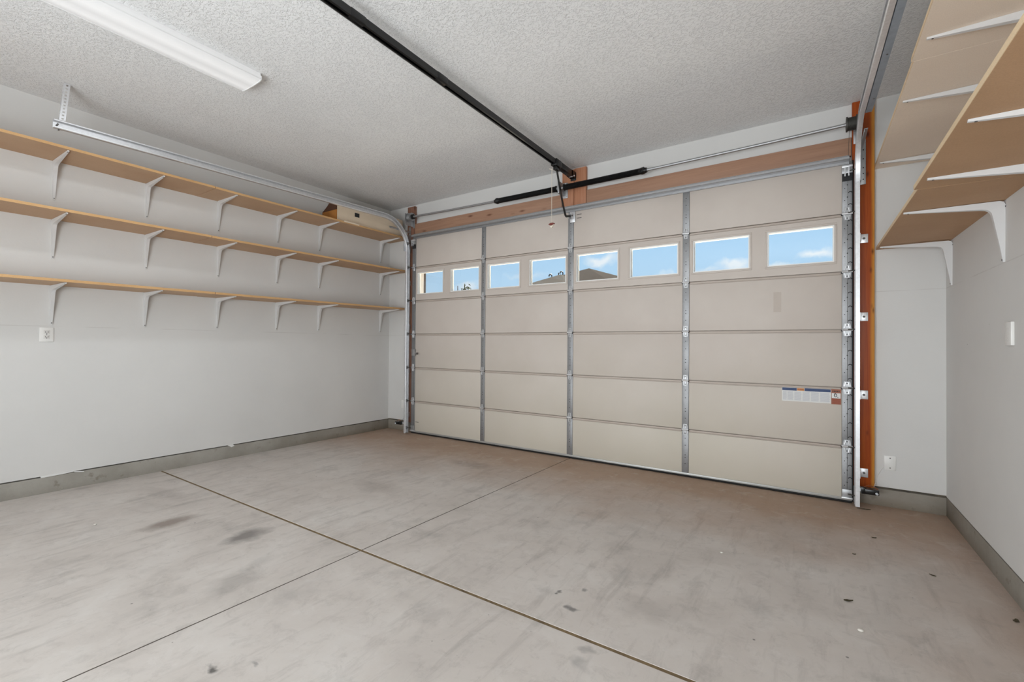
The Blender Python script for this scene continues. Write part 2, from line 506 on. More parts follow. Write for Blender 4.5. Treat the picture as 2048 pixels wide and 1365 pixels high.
# prismatic acrylic: fine ribs, the two tubes inside show as brighter bands
_rib = t.n('ShaderNodeTexWave', Vector=t.mapping(t.pos(), scale=(1, 0, 0)), Scale=60.0)
_d1 = t.math('ABSOLUTE', t.math('SUBTRACT', t.math('ABSOLUTE', t.math('ADD', _x.outputs['X'], 3.4185)), 0.06))
_tube = t.ramp(_d1, [(0.0, (1, 1, 1, 1)), (0.06, (0.72, 0.72, 0.72, 1))])
t.set(base=(0.5, 0.5, 0.5, 1), rough=0.35, emis=_tube, emis_s=0.46)
t.bump(_rib.outputs['Fac'], 0.15, 0.002)
M['diffuser'] = t.m


# ------------------------------------------------------------------ mesh helpers
class MB:
    """collects shapes (world coordinates) for one mesh; every face keeps a material slot number"""

    def __init__(self):
        self.v, self.f, self.k = [], [], []

    def add(self, vs, fs, k=0):
        n = len(self.v)
        self.v += [tuple(p) for p in vs]
        self.f += [tuple(n + i for i in q) for q in fs]
        self.k += [k] * len(fs)
        return self

    def box(self, x0, x1, y0, y1, z0, z1, k=0, c=0.0):
        if c <= 0:
            v = [(x, y, z) for x in (x0, x1) for y in (y0, y1) for z in (z0, z1)]
            f = [(0, 1, 3, 2), (4, 6, 7, 5), (0, 4, 5, 1), (2, 3, 7, 6), (0, 2, 6, 4), (1, 5, 7, 3)]
            return self.add(v, f, k)
        bm = bmesh.new()
        bmesh.ops.create_cube(bm, size=1)
        for p in bm.verts:
            p.co = Vector(((x0 + x1) / 2 + p.co.x * (x1 - x0), (y0 + y1) / 2 + p.co.y * (y1 - y0), (z0 + z1) / 2 + p.co.z * (z1 - z0)))
        bmesh.ops.bevel(bm, geom=bm.edges[:], offset=c, segments=2, affect='EDGES', profile=0.5)
        return self.bm(bm, k)

    def bm(self, bm, k=0):
        bm.verts.index_update()
        self.add([p.co for p in bm.verts], [[q.index for q in f.verts] for f in bm.faces], k)
        bm.free()
        return self

    def prism(self, poly, fn, a, b, k=0):
        """poly: 2D outline; fn(u, v, w) -> 3D; extruded w from a to b"""
        n = len(poly)
        v = [fn(u, w_, a) for u, w_ in poly] + [fn(u, w_, b) for u, w_ in poly]
        f = [tuple(range(n))[::-1], tuple(range(n, 2 * n))] + [(i, (i + 1) % n, n + (i + 1) % n, n + i) for i in range(n)]
        return self.add(v, f, k)

    def sweep(self, prof, frames, k=0, closed_prof=True, caps=True):
        """prof: [(u, v)], frames: [(P, U, V)]"""
        n = len(prof)
        vs = []
        for P, U, V in frames:
            vs += [P + U * u + V * v for u, v in prof]
        fs = []
        rng = range(n) if closed_prof else range(n - 1)
        for j in range(len(frames) - 1):
            for i in rng:
                a, b = j * n + i, j * n + (i + 1) % n
                fs.append((a, b, b + n, a + n))
        if caps and closed_prof:
            fs.append(tuple(range(n))[::-1])
            fs.append(tuple(range((len(frames) - 1) * n, len(frames) * n)))
        return self.add(vs, fs, k)

    def tube(self, pts, r, k=0, seg=10, caps=True):
        pts = [Vector(p) for p in pts]
        rs = r if isinstance(r, (list, tuple)) else [r] * len(pts)
        fr = []
        up = None
        for i, p in enumerate(pts):
            d = (pts[min(i + 1, len(pts) - 1)] - pts[max(i - 1, 0)]).normalized()
            if up is None:
                up = d.orthogonal().normalized()
            up = (up - d * up.dot(d)).normalized()
            fr.append((p, up * rs[i], d.cross(up) * rs[i]))
        prof = [(math.cos(2 * PI * j / seg), math.sin(2 * PI * j / seg)) for j in range(seg)]
        return self.sweep(prof, fr, k, caps=caps)

    def disc(self, c, n, r, k=0, seg=8, t=0.0008):
        n = Vector(n).normalized()
        c = Vector(c)
        return self.tube([c, c + n * t], r, k, seg)

    def build(self, name, mats, parent=None, loc=None, smooth=True):
        me = bpy.data.meshes.new(name)
        org = Vector(loc) if loc is not None else (ORG[parent.name] if parent is not None else Vector((0, 0, 0)))
        me.from_pydata([(Vector(p) - org) for p in self.v], [], self.f)
        if not isinstance(mats, (list, tuple)):
            mats = [mats]
        for mm in mats:
            me.materials.append(mm)
        me.polygons.foreach_set('material_index', self.k)
        bm = bmesh.new()
        bm.from_mesh(me)
        bmesh.ops.recalc_face_normals(bm, faces=bm.faces[:])
        bm.to_mesh(me)
        bm.free()
        if smooth:
            me.polygons.foreach_set('use_smooth', [True] * len(me.polygons))
            me.set_sharp_from_angle(angle=math.radians(35))
        me.update()
        o = bpy.data.objects.new(name, me)
        COL.objects.link(o)
        if parent is not None:
            o.parent = parent
        else:
            o.location = org
        ORG[o.name] = org
        return o


ORG = {}


def tag(o, label=None, cat=None, group=None, kind=None):
    if label:
        o['label'] = label
    if cat:
        o['category'] = cat
    if group:
        o['group'] = group
    if kind:
        o['kind'] = kind
    return o


def thing(name, label, cat, loc, group=None, kind=None):
    o = bpy.data.objects.new(name, None)
    o.empty_display_size = 0.1
    COL.objects.link(o)
    o.location = loc
    ORG[o.name] = Vector(loc)
    return tag(o, label, cat, group, kind)


def copy_tree(o, parent=None):
    c = o.copy()
    COL.objects.link(c)
    if parent is not None:
        c.parent = parent
    for ch in list(o.children):
        copy_tree(ch, c)
    return c


# ------------------------------------------------------------------ room shell
floor_base = MB().box(XL - .15, XR + .15, YB - .1, 4.62, -0.16, -0.03).build('floor', M['joint_dark'], loc=(0, 0, 0))
tag(floor_base, 'grey concrete garage floor with saw-cut joints and brown dirt by the door', 'floor', kind='structure')


def slab(poly):
    bm = bmesh.new()
    bot = [bm.verts.new((x, y, -0.03)) for x, y in poly]
    f = bm.faces.new(bot)
    r = bmesh.ops.extrude_face_region(bm, geom=[f])
    for v in [g for g in r['geom'] if isinstance(g, bmesh.types.BMVert)]:
        v.co.z = 0
    top_edges = [ed for ed in bm.edges if all(abs(v.co.z) < 1e-6 for v in ed.verts)]
    bmesh.ops.bevel(bm, geom=top_edges, offset=0.0016, segments=1, affect='EDGES')
    return MB().bm(bm).build('slab', M['concrete'], floor_base)


JY = 1.737
jx = lambda y: -2.225 + 0.0157 * (y - 0.461)
a, b = 0.0085, 0.0045
y0, y1, x0, x1 = YB, 4.60, XL - .1, XR + .1
slab([(x0, JY + a), (jx(JY) - b, JY + a), (jx(y1) - b, y1), (x0, y1)])
slab([(jx(JY) + b, JY + a), (x1, JY + a), (x1, y1), (jx(y1) + b, y1)])
slab([(x0, y0), (jx(y0) - b, y0), (jx(JY) - b, JY - a), (x0, JY - a)])
slab([(jx(y0) + b, y0), (x1, y0), (x1, JY - a), (jx(JY) + b, JY - a)])
# packed brown dirt in the wide joint, a little below the slab tops
MB().box(XL, XR, JY - a, JY + a, -0.03, -0.0012).build('joint_filler', M['joint'], floor_base)
MB().add([(jx(yy) + dx, yy, zz) for zz in (-.03, -.0018) for yy, dx in ((YB, -b), (YB, b), (JY - a, b), (JY - a, -b))], [(0, 1, 2, 3), (4, 5, 6, 7), (0, 1, 5, 4), (1, 2, 6, 5), (2, 3, 7, 6), (3, 0, 4, 7)]).build('joint_filler', M['joint_dark'], floor_base)
MB().add([(jx(yy) + dx, yy, zz) for zz in (-.03, -.0018) for yy, dx in ((JY + a, -b), (JY + a, b), (4.6, b), (4.6, -b))], [(0, 1, 2, 3), (4, 5, 6, 7), (0, 1, 5, 4), (1, 2, 6, 5), (2, 3, 7, 6), (3, 0, 4, 7)]).build('joint_filler', M['joint_dark'], floor_base)

w = MB().box(XL - .15, XL, YB, YF, CURB + .010, ZC).build('wall_left', M['wall'])
tag(w, 'white painted drywall carrying three long shelves', 'wall', kind='structure')
w = MB().box(XR, XR + .15, YB, YF, CURB + .010, ZC).build('wall_right', M['wall'])
tag(w, 'white drywall with two deep brown shelves near its top', 'wall', kind='structure')
w = MB().box(XL - .15, XR + .15, YB - .15, YB, 0, ZC).build('wall_back', M['wall'])
tag(w, 'white drywall behind the camera', 'wall', kind='structure')
OX0, OX1, OZ = -4.575, 0.285, 2.72
m_ = MB().box(XL - .15, OX0, YF, YF + .15, CURB + .018, ZC)
m_.box(OX1, XR + .15, YF, YF + .15, CURB + .018, ZC)
m_.box(OX0, OX1, YF, YF + .15, OZ, ZC)
# outside door stops that close the gaps around the door
m_.box(OX0 - .03, -4.545, 4.4735, 4.60, 0.0, OZ + .02)
m_.box(.245, OX1 + .03, 4.4735, 4.60, 0.0, OZ + .02)
m_.box(-4.545, .245, 4.4735, 4.60, 2.655, OZ + .02)
w = m_.build('wall_front', M['wall'])
tag(w, 'white drywall surrounding the wide garage door', 'wall', kind='structure')
w = MB().box(XL - .15, XR + .15, YB - .15, YF + .15, ZC, ZC + .12).build('ceiling', M['ceiling'])
tag(w, 'white knockdown-textured ceiling above the garage', 'ceiling', kind='structure')


def curb(name, x0, x1, y0, y1, label):
    o = MB().box(x0, x1, y0, y1, -0.02, CURB, c=0.004).build(name, M['curb'])
    return tag(o, label, 'curb', kind='structure')


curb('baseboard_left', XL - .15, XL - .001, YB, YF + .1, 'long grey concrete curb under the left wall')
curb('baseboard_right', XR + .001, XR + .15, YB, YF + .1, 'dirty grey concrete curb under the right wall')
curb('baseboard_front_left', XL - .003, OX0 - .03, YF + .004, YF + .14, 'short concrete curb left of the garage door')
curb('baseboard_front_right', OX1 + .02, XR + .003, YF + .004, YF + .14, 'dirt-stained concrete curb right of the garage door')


# ------------------------------------------------------------------ lumber around the door
def plank(name, mat, x0, x1, z0, z1, label, y0=4.435):
    o = MB().box(x0, x1, y0, YF, z0, z1, c=0.004).build(name, mat, loc=((x0 + x1) / 2, YF, z0))
    return tag(o, label, 'lumber', kind='thing')


plank('jamb_post', M['post'], 0.272, 0.412, CURB + .006, ZC - .001, 'orange varnished knotty post standing right of the garage door')
plank('jamb_post', M['jamb'], -4.705, -4.562, CURB + .006, 3.13, 'brown weathered post left of the garage door behind the track')
plank('header_board', M['header'], -4.559, -2.292, 2.735, 2.882, 'left half of the tan board above the garage door')
plank('header_board', M['header'], -1.998, 0.268, 2.735, 2.882, 'right half of the tan board above the garage door')
pad = thing('spring_pad', 'orange-brown double plank pad in the middle above the garage door', 'lumber', (-2.145, YF, 2.735))
MB().box(-2.287, -2.147, 4.435, YF, 2.735, 3.135, c=0.004).build('plank', M['pad'], pad)
MB().box(-2.143, -2.003, 4.435, YF, 2.735, 3.138, c=0.004).build('plank', M['pad'], pad)

# ------------------------------------------------------------------ garage door
DX0, DX1 = -4.570, 0.271
DYB = 4.468
ZS = [0.034, 0.444, 0.901, 1.358, 1.815, 2.273, 2.688]
STX = [(-4.570, -4.505), (-3.376, -3.315), (-2.197, -2.132), (-1.002, -0.943), (0.208, 0.271)]
WX = [-4.240, -3.647, -3.052, -2.455, -1.865, -1.277, -0.677, -0.076]
WZ0, WZ1, WW = 1.909, 2.186, 0.448
door = thing('door_1', 'wide cream sectional garage door with eight small windows in one row', 'garage door', ((DX0 + DX1) / 2, DY, 0.0), kind='structure')


def strips(mb, x0, x1, z0, z1, y0, y1, holes, k=0):
    """a flat panel with rectangular holes (x0, x1, z0, z1) all of one height"""
    if not holes:
        return mb.box(x0, x1, y0, y1, z0, z1, k)
    hz0, hz1 = holes[0][2], holes[0][3]
    mb.box(x0, x1, y0, y1, z0, hz0, k)
    mb.box(x0, x1, y0, y1, hz1, z1, k)
    xs = [x0] + [q for h in holes for q in h[:2]] + [x1]
    for i in range(0, len(xs), 2):
        mb.box(xs[i], xs[i + 1], y0, y1, hz0, hz1, k)
    return mb


def arc_mark(mb, x, z, r, y, k):
    pts = [(x + r * math.cos(a_), y, z + r * math.sin(a_)) for a_ in [PI * (0.05 + 0.9 * i / 6) for i in range(7)]]
    mb.tube(pts, 0.0028, k, 5)


for s in range(6):
    z0, z1 = ZS[s] + (0.0032 if s else 0), ZS[s + 1] - 0.0032
    win = s == 4
    holes = [(c_ - WW / 2 - .012, c_ + WW / 2 + .012, WZ0 - .012, WZ1 + .012) for c_ in WX] if win else []
    body = MB()
    strips(body, DX0, DX1, z0, z1, DY + .008, DYB, holes, 0)
    if s < 5:   # overlapping lip along the top edge of the section
        body.box(DX0, DX1, DY - .001, DY + .008, z1 - .0165, z1, 0, c=.002)
        body.box(DX0 + .002, DX1 - .002, DY + .022, DYB - .008, z1 - .002, z1 + .012, 0)   # tongue that fills the joint
    sec = body.build('section', M['door_rail'], door)
    for i in range(4):
        x0, x1 = STX[i][1] + .001, STX[i + 1][0] - .001
        hs = [h for h in holes if x0 < h[0] < x1]
        pz1 = z1 - (.0225 if s < 5 else .002)
        mb = MB()
        if hs:
            strips(mb, x0, x1, z0 + .0005, pz1, DY, DY + .009, hs)
        else:
            mb.box(x0, x1, DY, DY + .009, z0 + .0005, pz1, c=.0025)
        mb.build('panel', M['door'], sec)
    for i, (x0, x1) in enumerate(STX):
        mb = MB()
        ends = i in (0, 4)
        ys = DY - .0035
        mb.box(x0, x1, ys, DY + .006, z0 + .001, z1 - .001, 0, c=.0012)
        cx = (x0 + x1) / 2
        if i == 4:
            for j in range(4):
                zz = z0 + .06 + j * (z1 - z0 - .12) / 3
                arc_mark(mb, x1 - .012, zz, .011, ys - .001, 1)
                mb.disc((x1 - .030, ys - .0006, zz - .03), (0, -1, 0), .0045, 1)
                mb.disc((x1 - .047, ys - .0006, zz - .055), (0, -1, 0), .0035, 1)
        elif i:
            for fr in (.22, .36, .42, .64, .80):
                mb.disc((cx, ys - .0006, z0 + fr * (z1 - z0)), (0, -1, 0), .0042, 1)
        mb.build('stile', [M['stile'], M['hole']], sec)
    if win:
        for c_ in WX:
            fb = MB()
            ox, oz = WW / 2 + .026, .026
            # cream moulding around the opening
            for (xa, xb, za, zb) in ((c_ - ox, c_ + ox, WZ0 - oz, WZ0 - .009), (c_ - ox, c_ + ox, WZ1 + .009, WZ1 + oz),
                                     (c_ - ox, c_ - WW / 2 - .009, WZ0 - .009, WZ1 + .009), (c_ + WW / 2 + .009, c_ + ox, WZ0 - .009, WZ1 + .009)):
                fb.box(xa, xb, DY - .006, DY + .001, za, zb, 0, c=.0025)
            for (xa, xb, za, zb) in ((c_ - WW / 2 - .012, c_ + WW / 2 + .012, WZ0 - .012, WZ0), (c_ - WW / 2 - .012, c_ + WW / 2 + .012, WZ1, WZ1 + .012),
                                     (c_ - WW / 2 - .012, c_ - WW / 2, WZ0, WZ1), (c_ + WW / 2, c_ + WW / 2 + .012, WZ0, WZ1)):
                fb.box(xa, xb, DY + .001, DYB - .004, za, zb, 1)
            fb.build('window_frame', [M['door'], M['vinyl']], sec)
            MB().box(c_ - WW / 2, c_ + WW / 2, DY + .026, DY + .030, WZ0, WZ1).build('pane', M['glass'], sec, smooth=False)

# top strut, bottom retainer and seal
stp = [(0, 0), (-.010, 0), (-.010, .020), (-.050, .020), (-.056, .026), (-.056, .044), (-.050, .050), (-.010, .050), (-.010, .068), (0, .068)]
MB().prism(stp, lambda u, v, w_: (w_, DY + u - .003, 2.661 + v), DX0 + .03, DX1 - .02).build('strut', M['galv'], door)
MB().box(DX0, DX1, DY - .006, DYB, .010, .040, c=.003).build('bottom_retainer', M['alu'], door)
MB().prism([(.0, .0), (.014, -.008), (.04, -.008), (.052, .0), (.052, .012), (0, .012)], lambda u, v, w_: (w_, DY - .008 + u, .0085 + v), DX0, DX1).build('bottom_seal', M['rubber'], door)


# black strips on the two ends of the door
for xa, xb in ((DX0 - .006, DX0), (DX1, DX1 + .0095)):
    MB().box(xa, xb, DY + .001, DY + .021, .012, 2.69).build('edge_strip', M['rubber'], door)


# hinges on the joints
def hinge_mesh(w_, big):
    mb = MB()
    y = -.004
    for sg in (1, -1):
        pl = [(-w_ / 2, .004 * sg), (w_ / 2, .004 * sg), (w_ * .34, .05 * sg), (-w_ * .34, .05 * sg)]
        mb.prism(pl, lambda u, v, q: (u, q, v), y - .004, y - .001, 0)
        # raised ribs of the stamped leaf
        for e_ in (-1, 1):
            mb.tube([(e_ * w_ * .26, y - .005, .012 * sg), (e_ * w_ * .16, y - .005, .046 * sg)], .0032, 1, 6)
        mb.disc((0, y - .006, .036 * sg), (0, -1, 0), .004, 2)
    mb.tube([(-w_ * .62, y - .010, 0), (w_ * .62, y - .010, 0)], .0085, 1, 8)
    mb.tube([(-w_ * .70, y - .006, -.006), (-w_ * .5, y - .006, -.006)], .007, 2, 6)
    mb.tube([(w_ * .5, y - .006, -.006), (w_ * .70, y - .006, -.006)], .007, 2, 6)
    return mb


proto = {}
for zj in ZS[1:6]:
    for i, (x0, x1) in enumerate(STX):
        cx = (x0 + x1) / 2
        key = 'e' if i in (0, 4) else 'm'
        if key not in proto:
            mb = hinge_mesh(.048 if key == 'm' else .056, key == 'e')
            mb.v = [(p[0] + ORG['door_1'][0], p[1] + ORG['door_1'][1], p[2]) for p in mb.v]
            h = mb.build('hinge', [M['galv'], M['galv_bright'], M['hole']], door)
            proto[key] = h
        else:
            h = proto[key].copy()
            COL.objects.link(h)
        h.location = (cx - ORG['door_1'][0], 0, zj - .002)
# rollers: stem from the end hinge into the track, nylon wheel inside the channel
rp = None
for zj in ZS[1:6] + [2.60, 0.075]:
    for sd_, xs, xe in ((-1, -4.545, -4.612), (1, 0.245, 0.300)):
        mb = MB()
        mb.tube([(xs, DY - .030, zj), (xe, DY - .052, zj)], .0045, 0, 8)
        mb.tube([(xe - sd_ * .010, DY - .052, zj), (xe, DY - .052, zj)], .021, 1, 14)
        mb.build('roller', [M['drum'], M['galv']], door)
# top fixtures and bottom brackets at both ends
for x0, x1 in (STX[0], STX[4]):
    mb = MB().box(x0 - .004, x1 + .002, DY - .030, DY - .004, 2.585, 2.640, 0, c=.003)
    mb.box(x0 + .012, x0 + .020, DY - .040, DY - .03, 2.560, 2.628, 1)
    mb.box(x0 + .036, x0 + .044, DY - .040, DY - .03, 2.560, 2.628, 1)
    mb.box(x0 - .004, x1 + .002, DY - .034, DY - .004, 2.632, 2.650, 1, c=.002)
    mb.box(x0, x1, DY - .012, DY - .004, 2.53, 2.585, 2)
    mb.build('top_roller_bracket', [M['galv'], M['galv_bright'], M['hole']], door)
    mb = MB().box(x0, x1, DY - .012, DY - .004, .042, .105, 0, c=.002)
    mb.box(x0 - .004, x1 + .004, DY - .026, DY - .006, .034, .046, 1, c=.002)
    mb.build('bottom_bracket', [M['galv'], M['galv_bright']], door)
# inside slide lock at the left end
mb = MB().box(-4.548, -4.492, DY - .030, DY - .004, 1.062, 1.150, 0, c=.004)
mb.tube([(-4.50, DY - .020, 1.085), (-4.44, DY - .034, 1.098), (-4.425, DY - .04, 1.09)], .006, 0, 8)
mb.tube([(-4.43, DY - .04, 1.105), (-4.43, DY - .04, 1.078)], .009, 1, 8)
tag(mb.build('slide_lock', [M['galv'], M['drum']], door), 'small grey steel slide lock with a short handle')
# printed instruction and warning sticker
yl = DY - .0012
lab = MB().box(-.199, .137, yl - .0006, yl + .0008, .768, .881).build('sticker', M['paper'], door)
tag(lab, 'white instruction sticker with blue band and red-brown warning panel')
mb = MB()
yb = yl - .0012
mb.box(-.197, -.094, yb, yb + .0006, .856, .879)
mb.box(-.040, .135, yb, yb + .0006, .857, .880)
mb.build('printed_band', M['ink_blue'], lab)
mb = MB().box(-.092, -.042, yb, yb + .0006, .857, .879, 0)
mb.box(-.088, -.082, yb - .0004, yb, .864, .874, 1)
for zz in (.864, .868, .872):
    mb.box(-.078, -.046, yb - .0004, yb, zz - .0010, zz + .0012, 1)
mb.build('printed_box', [M['ink_orange'], M['ink_red']], lab)
mb = MB()
for (xa, xb) in ((-.192, -.163), (-.160, -.116), (-.111, -.060), (-.054, -.002), (.004, .060), (.065, .130)):
    for j in range(15):
        zz = .848 - j * .0049
        mb.box(xa, xb - random.random() * .006, yb, yb + .0006, zz - .0013, zz + .0013)
mb.build('printed_lines', M['ink_grey'], lab)
mb = MB().box(.139, .202, yl - .0006, yl + .0008, .764, .884, 0)
mb.box(.142, .199, yb, yb + .0006, .812, .853, 1)
for xa in (.146, .156, .166, .176, .186):
    mb.box(xa, xa + .006, yb, yb + .0006, .862, .872, 2)
ring = [(.166 + .0085 * math.cos(q), yb - .0006, .835 + .011 * math.sin(q)) for q in [2 * PI * i / 12 for i in range(13)]]
mb.tube(ring, .0021, 2, 5)
mb.tube([(.158, yb - .0006, .846), (.164, yb - .0006, .850), (.172, yb - .0006, .846)], .002, 2, 5)
mb.tube([(.178, yb - .0006, .824), (.184, yb - .0006, .818)], .0024, 2, 5)
for j in range(7):
    mb.box(.146, .196, yb, yb + .0006, .804 - j * .0053, .8062 - j * .0053, 3)
mb.build('warning_panel', [M['ink_brown'], M['paper'], M['ink_black'], M['ink_red']], lab)
# faint removed-sticker rectangle and small factory print marks
for (xa, za, n_) in ((-2.094, 2.624, 5), (-2.094, 2.586, 5)):
    mb = MB()
    for j in range(n_):
        mb.box(xa + j * .011, xa + j * .011 + .008, DY - .0014, DY - .0004, za - .004, za + .0035)
    mb.build('print_mark', M['ink_black'], door)
mb = MB()
for j in range(6):
    mb.box(-4.488 + j * .010, -4.480 + j * .010, DY - .0014, DY - .0004, .155, .162)
mb.build('print_mark', M['ink_black'], door)
mb = MB().box(-.262, -.206, DY - .0008, DY + .0002, 1.512, 1.680)
tag(mb.build('adhesive_patch', M['door_rail'], door), 'faint greyish rectangle where a sticker was peeled off')


# ------------------------------------------------------------------ tracks
def track_frames(x, s):
    fr = []
    U = Vector((1, 0, 0)) * s          # towards the door
    yv, zt, R = 4.358, 2.890, 0.40
    for z in (0.004, 1.2, zt - R):
        fr.append((Vector((x, yv, z)), U, Vector((0, -1, 0))))
    for i in range(1, 13):
        q = PI / 2 * i / 12
        P = Vector((x, yv - R + R * math.cos(q), zt - R + R * math.sin(q)))
        V = Vector((0, -math.cos(q), -math.sin(q)))
        fr.append((P, U, V))
    yend, zend = 0.885, 2.828
    for i in (1, 2):
        tt = i / 2
        P = Vector((x - s * .045 * tt, yv - R + (yend - yv + R) * tt, zt + (zend - zt) * tt))
        fr.append((P, U, Vector((0, 0, -1))))
    return fr


TP = [(0, -.033), (.026, -.033), (.030, -.029), (.030, -.022), (.0275, -.022), (.0275, -.028), (.025, -.0305), (.0025, -.0305),
      (.0025, .0305), (.025, .0305), (.0275, .028), (.0275, .022), (.030, .022), (.030, .029), (.026, .033), (0, .033)]


def track(x, s, label):
    th = thing('door_track', label, 'track', (x, 4.43, 0))
    fr = track_frames(x, s)
    MB().sweep(TP, fr[:3]).build('vertical_rail', M['galv_bright'], th)
    MB().sweep(TP, fr[2:]).build('curved_rail', M['galv_bright'], th)
    for zz in (2.067, 1.457, .850, .246):
        jb = MB()
        xa = x + s * -.006
        jb.box(min(xa, xa - s * .052), max(xa, xa - s * .052), 4.428, 4.4335, zz - .034, zz + .034, 0, c=.002)
        jb.box(min(xa, xa + s * .005), max(xa, xa + s * .005), 4.35, 4.4335, zz - .03, zz + .03, 0)
        o = jb.build('jamb_bracket', M['galv_bright'], th)
        MB().tube([(xa - s * .026, 4.428, zz), (xa - s * .026, 4.421, zz)], .009, 0, 6).build('lag_screw', M['screw'], o)
    fb = MB()
    xa = x - s * .004
    fb.box(min(xa, xa - s * .040), max(xa, xa - s * .040), 4.426, 4.4335, 2.49, 2.845, 0, c=.002)
    fb.box(min(xa, xa + s * .004), max(xa, xa + s * .004), 4.30, 4.4335, 2.49, 2.72, 0)
    for zz in (2.53, 2.575, 2.62, 2.69, 2.76):
        fb.disc((xa - s * .024, 4.426, zz), (0, -1, 0), .0048, 1)
    fb.build('flag_bracket', [M['galv'], M['hole']], th)
    # angle iron from the post to the bend of the track
    an = MB()
    an.box(min(x - s * .006, x - s * .003), max(x - s * .006, x - s * .003), 4.05, 4.433, 2.755, 2.780)
    an.box(min(x - s * .026, x - s * .003), max(x - s * .026, x - s * .003), 4.05, 4.433, 2.777, 2.7805)
    an.build('angle_brace', M['galv'], th)
    return th


tl = track(-4.628, 1, 'left galvanized door track curving back under the ceiling by the shelves')
tr = track(0.3140, -1, 'right galvanized door track rising beside the orange post')
# reinforcing angle iron bolted along the outer side of the right horizontal track
fr_ = []
for yy in (3.99, 3.90, 0.885):
    tt = (3.958 - yy) / (3.958 - .885)
    fr_.append((Vector((.3145 + .045 * max(0, tt), yy, 2.853 - .062 * max(0, tt) + (.012 if yy > 3.95 else 0))), Vector((1, 0, 0)), Vector((0, 0, 1))))
MB().sweep([(.004, 0), (.040, 0), (.040, .003), (.007, .003), (.007, .040), (.004, .040)], fr_).build('reinforcing_angle', M['galv_blue'], tr)
for yy in (3.75, 3.2, 2.7, 2.2, 1.7):
    tt = (3.958 - yy) / (3.958 - .885)
    MB().disc((.3145 + .045 * tt + .026, yy, 2.8528 - .062 * tt), (0, 0, -1), .005, 0, 8, .002).build('rivet', M['screw'], tr)
# rear hanger of the left track: perforated angle from ceiling to track end
mb = MB()
hx, hy, hz0, hz1 = -4.668, 0.942, 2.800, ZC


def perforated(mb, P, U, W, wid, length, n_):
    """flat strap along -Z from P with n_ square holes; U = width direction, W = thickness"""
    P, U, W = Vector(P), Vector(U), Vector(W)
    D_ = Vector((-.062, -.075, -1))
    def bx(u0, u1, a0, a1):
        vs = [P + U * u + W * q + D_ * a_ for u in (u0, u1) for q in (0, .0025) for a_ in (a0, a1)]
        mb.add(vs, [(0, 1, 3, 2), (4, 6, 7, 5), (0, 4, 5, 1), (2, 3, 7, 6), (0, 2, 6, 4), (1, 5, 7, 3)])
    hw = .012
    bx(0, wid / 2 - hw / 2, 0, length)
    bx(wid / 2 + hw / 2, wid, 0, length)
    st = length / n_
    for i in range(n_ + 1):
        a0 = max(0, i * st - (st - hw) / 2)
        a1 = min(length, i * st + (st - hw) / 2)
        bx(wid / 2 - hw / 2, wid / 2 + hw / 2, a0, a1)


perforated(mb, (hx, hy, hz1), (0, 1, 0), (1, 0, 0), .034, hz1 - hz0, 14)
perforated(mb, (hx, hy, hz1), (-1, 0, 0), (0, 1, 0), .034, hz1 - hz0, 14)
tag(mb.build('hanger_strap', M['galv_bright'], tl), 'perforated angle strap hanging from the ceiling')
mb = MB().tube([(-4.676, .905, 2.822), (-4.635, .905, 2.822)], .006, 0, 8)
mb.tube([(-4.66, .915, 2.80), (-4.66, .915, 2.785)], .005, 0, 6)
mb.build('track_bolt', M['screw'], tl)

# ------------------------------------------------------------------ torsion springs
ts = thing('torsion_spring_assembly', 'pair of long black torsion springs on a steel shaft above the garage door', 'torsion spring', (-2.145, 4.33, 2.92))
SY = 4.335
sz = lambda x: 2.917 + .030 * ((x + 2.15) / 2.35) ** 2
xs_ = [-4.62 + i * (0.335 + 4.62) / 24 for i in range(25)]
MB().tube([(x, SY, sz(x)) for x in xs_], .0128, 0, 12).build('shaft', M['galv'], ts)


def spring(xa, xb):
    mb = MB()
    turns, sg = 120, 9
    R, r = .0265, .0045
    pts = []
    for i in range(turns * sg + 1):
        q = i / (turns * sg)
        x = xa + (xb - xa) * q
        a_ = 2 * PI * turns * q
        rr = R + .006 * max(0, 1 - min(q, 1 - q) / .025)
        pts.append((x, SY + rr * math.cos(a_), sz(x) + rr * math.sin(a_)))
    mb.tube(pts, r, 0, 4)
    mb.tube([(xa + (xb - xa) * i / 12, SY, sz(xa + (xb - xa) * i / 12)) for i in range(13)], R - .002, 0, 12)
    return mb.build('spring', M['spring'], ts)


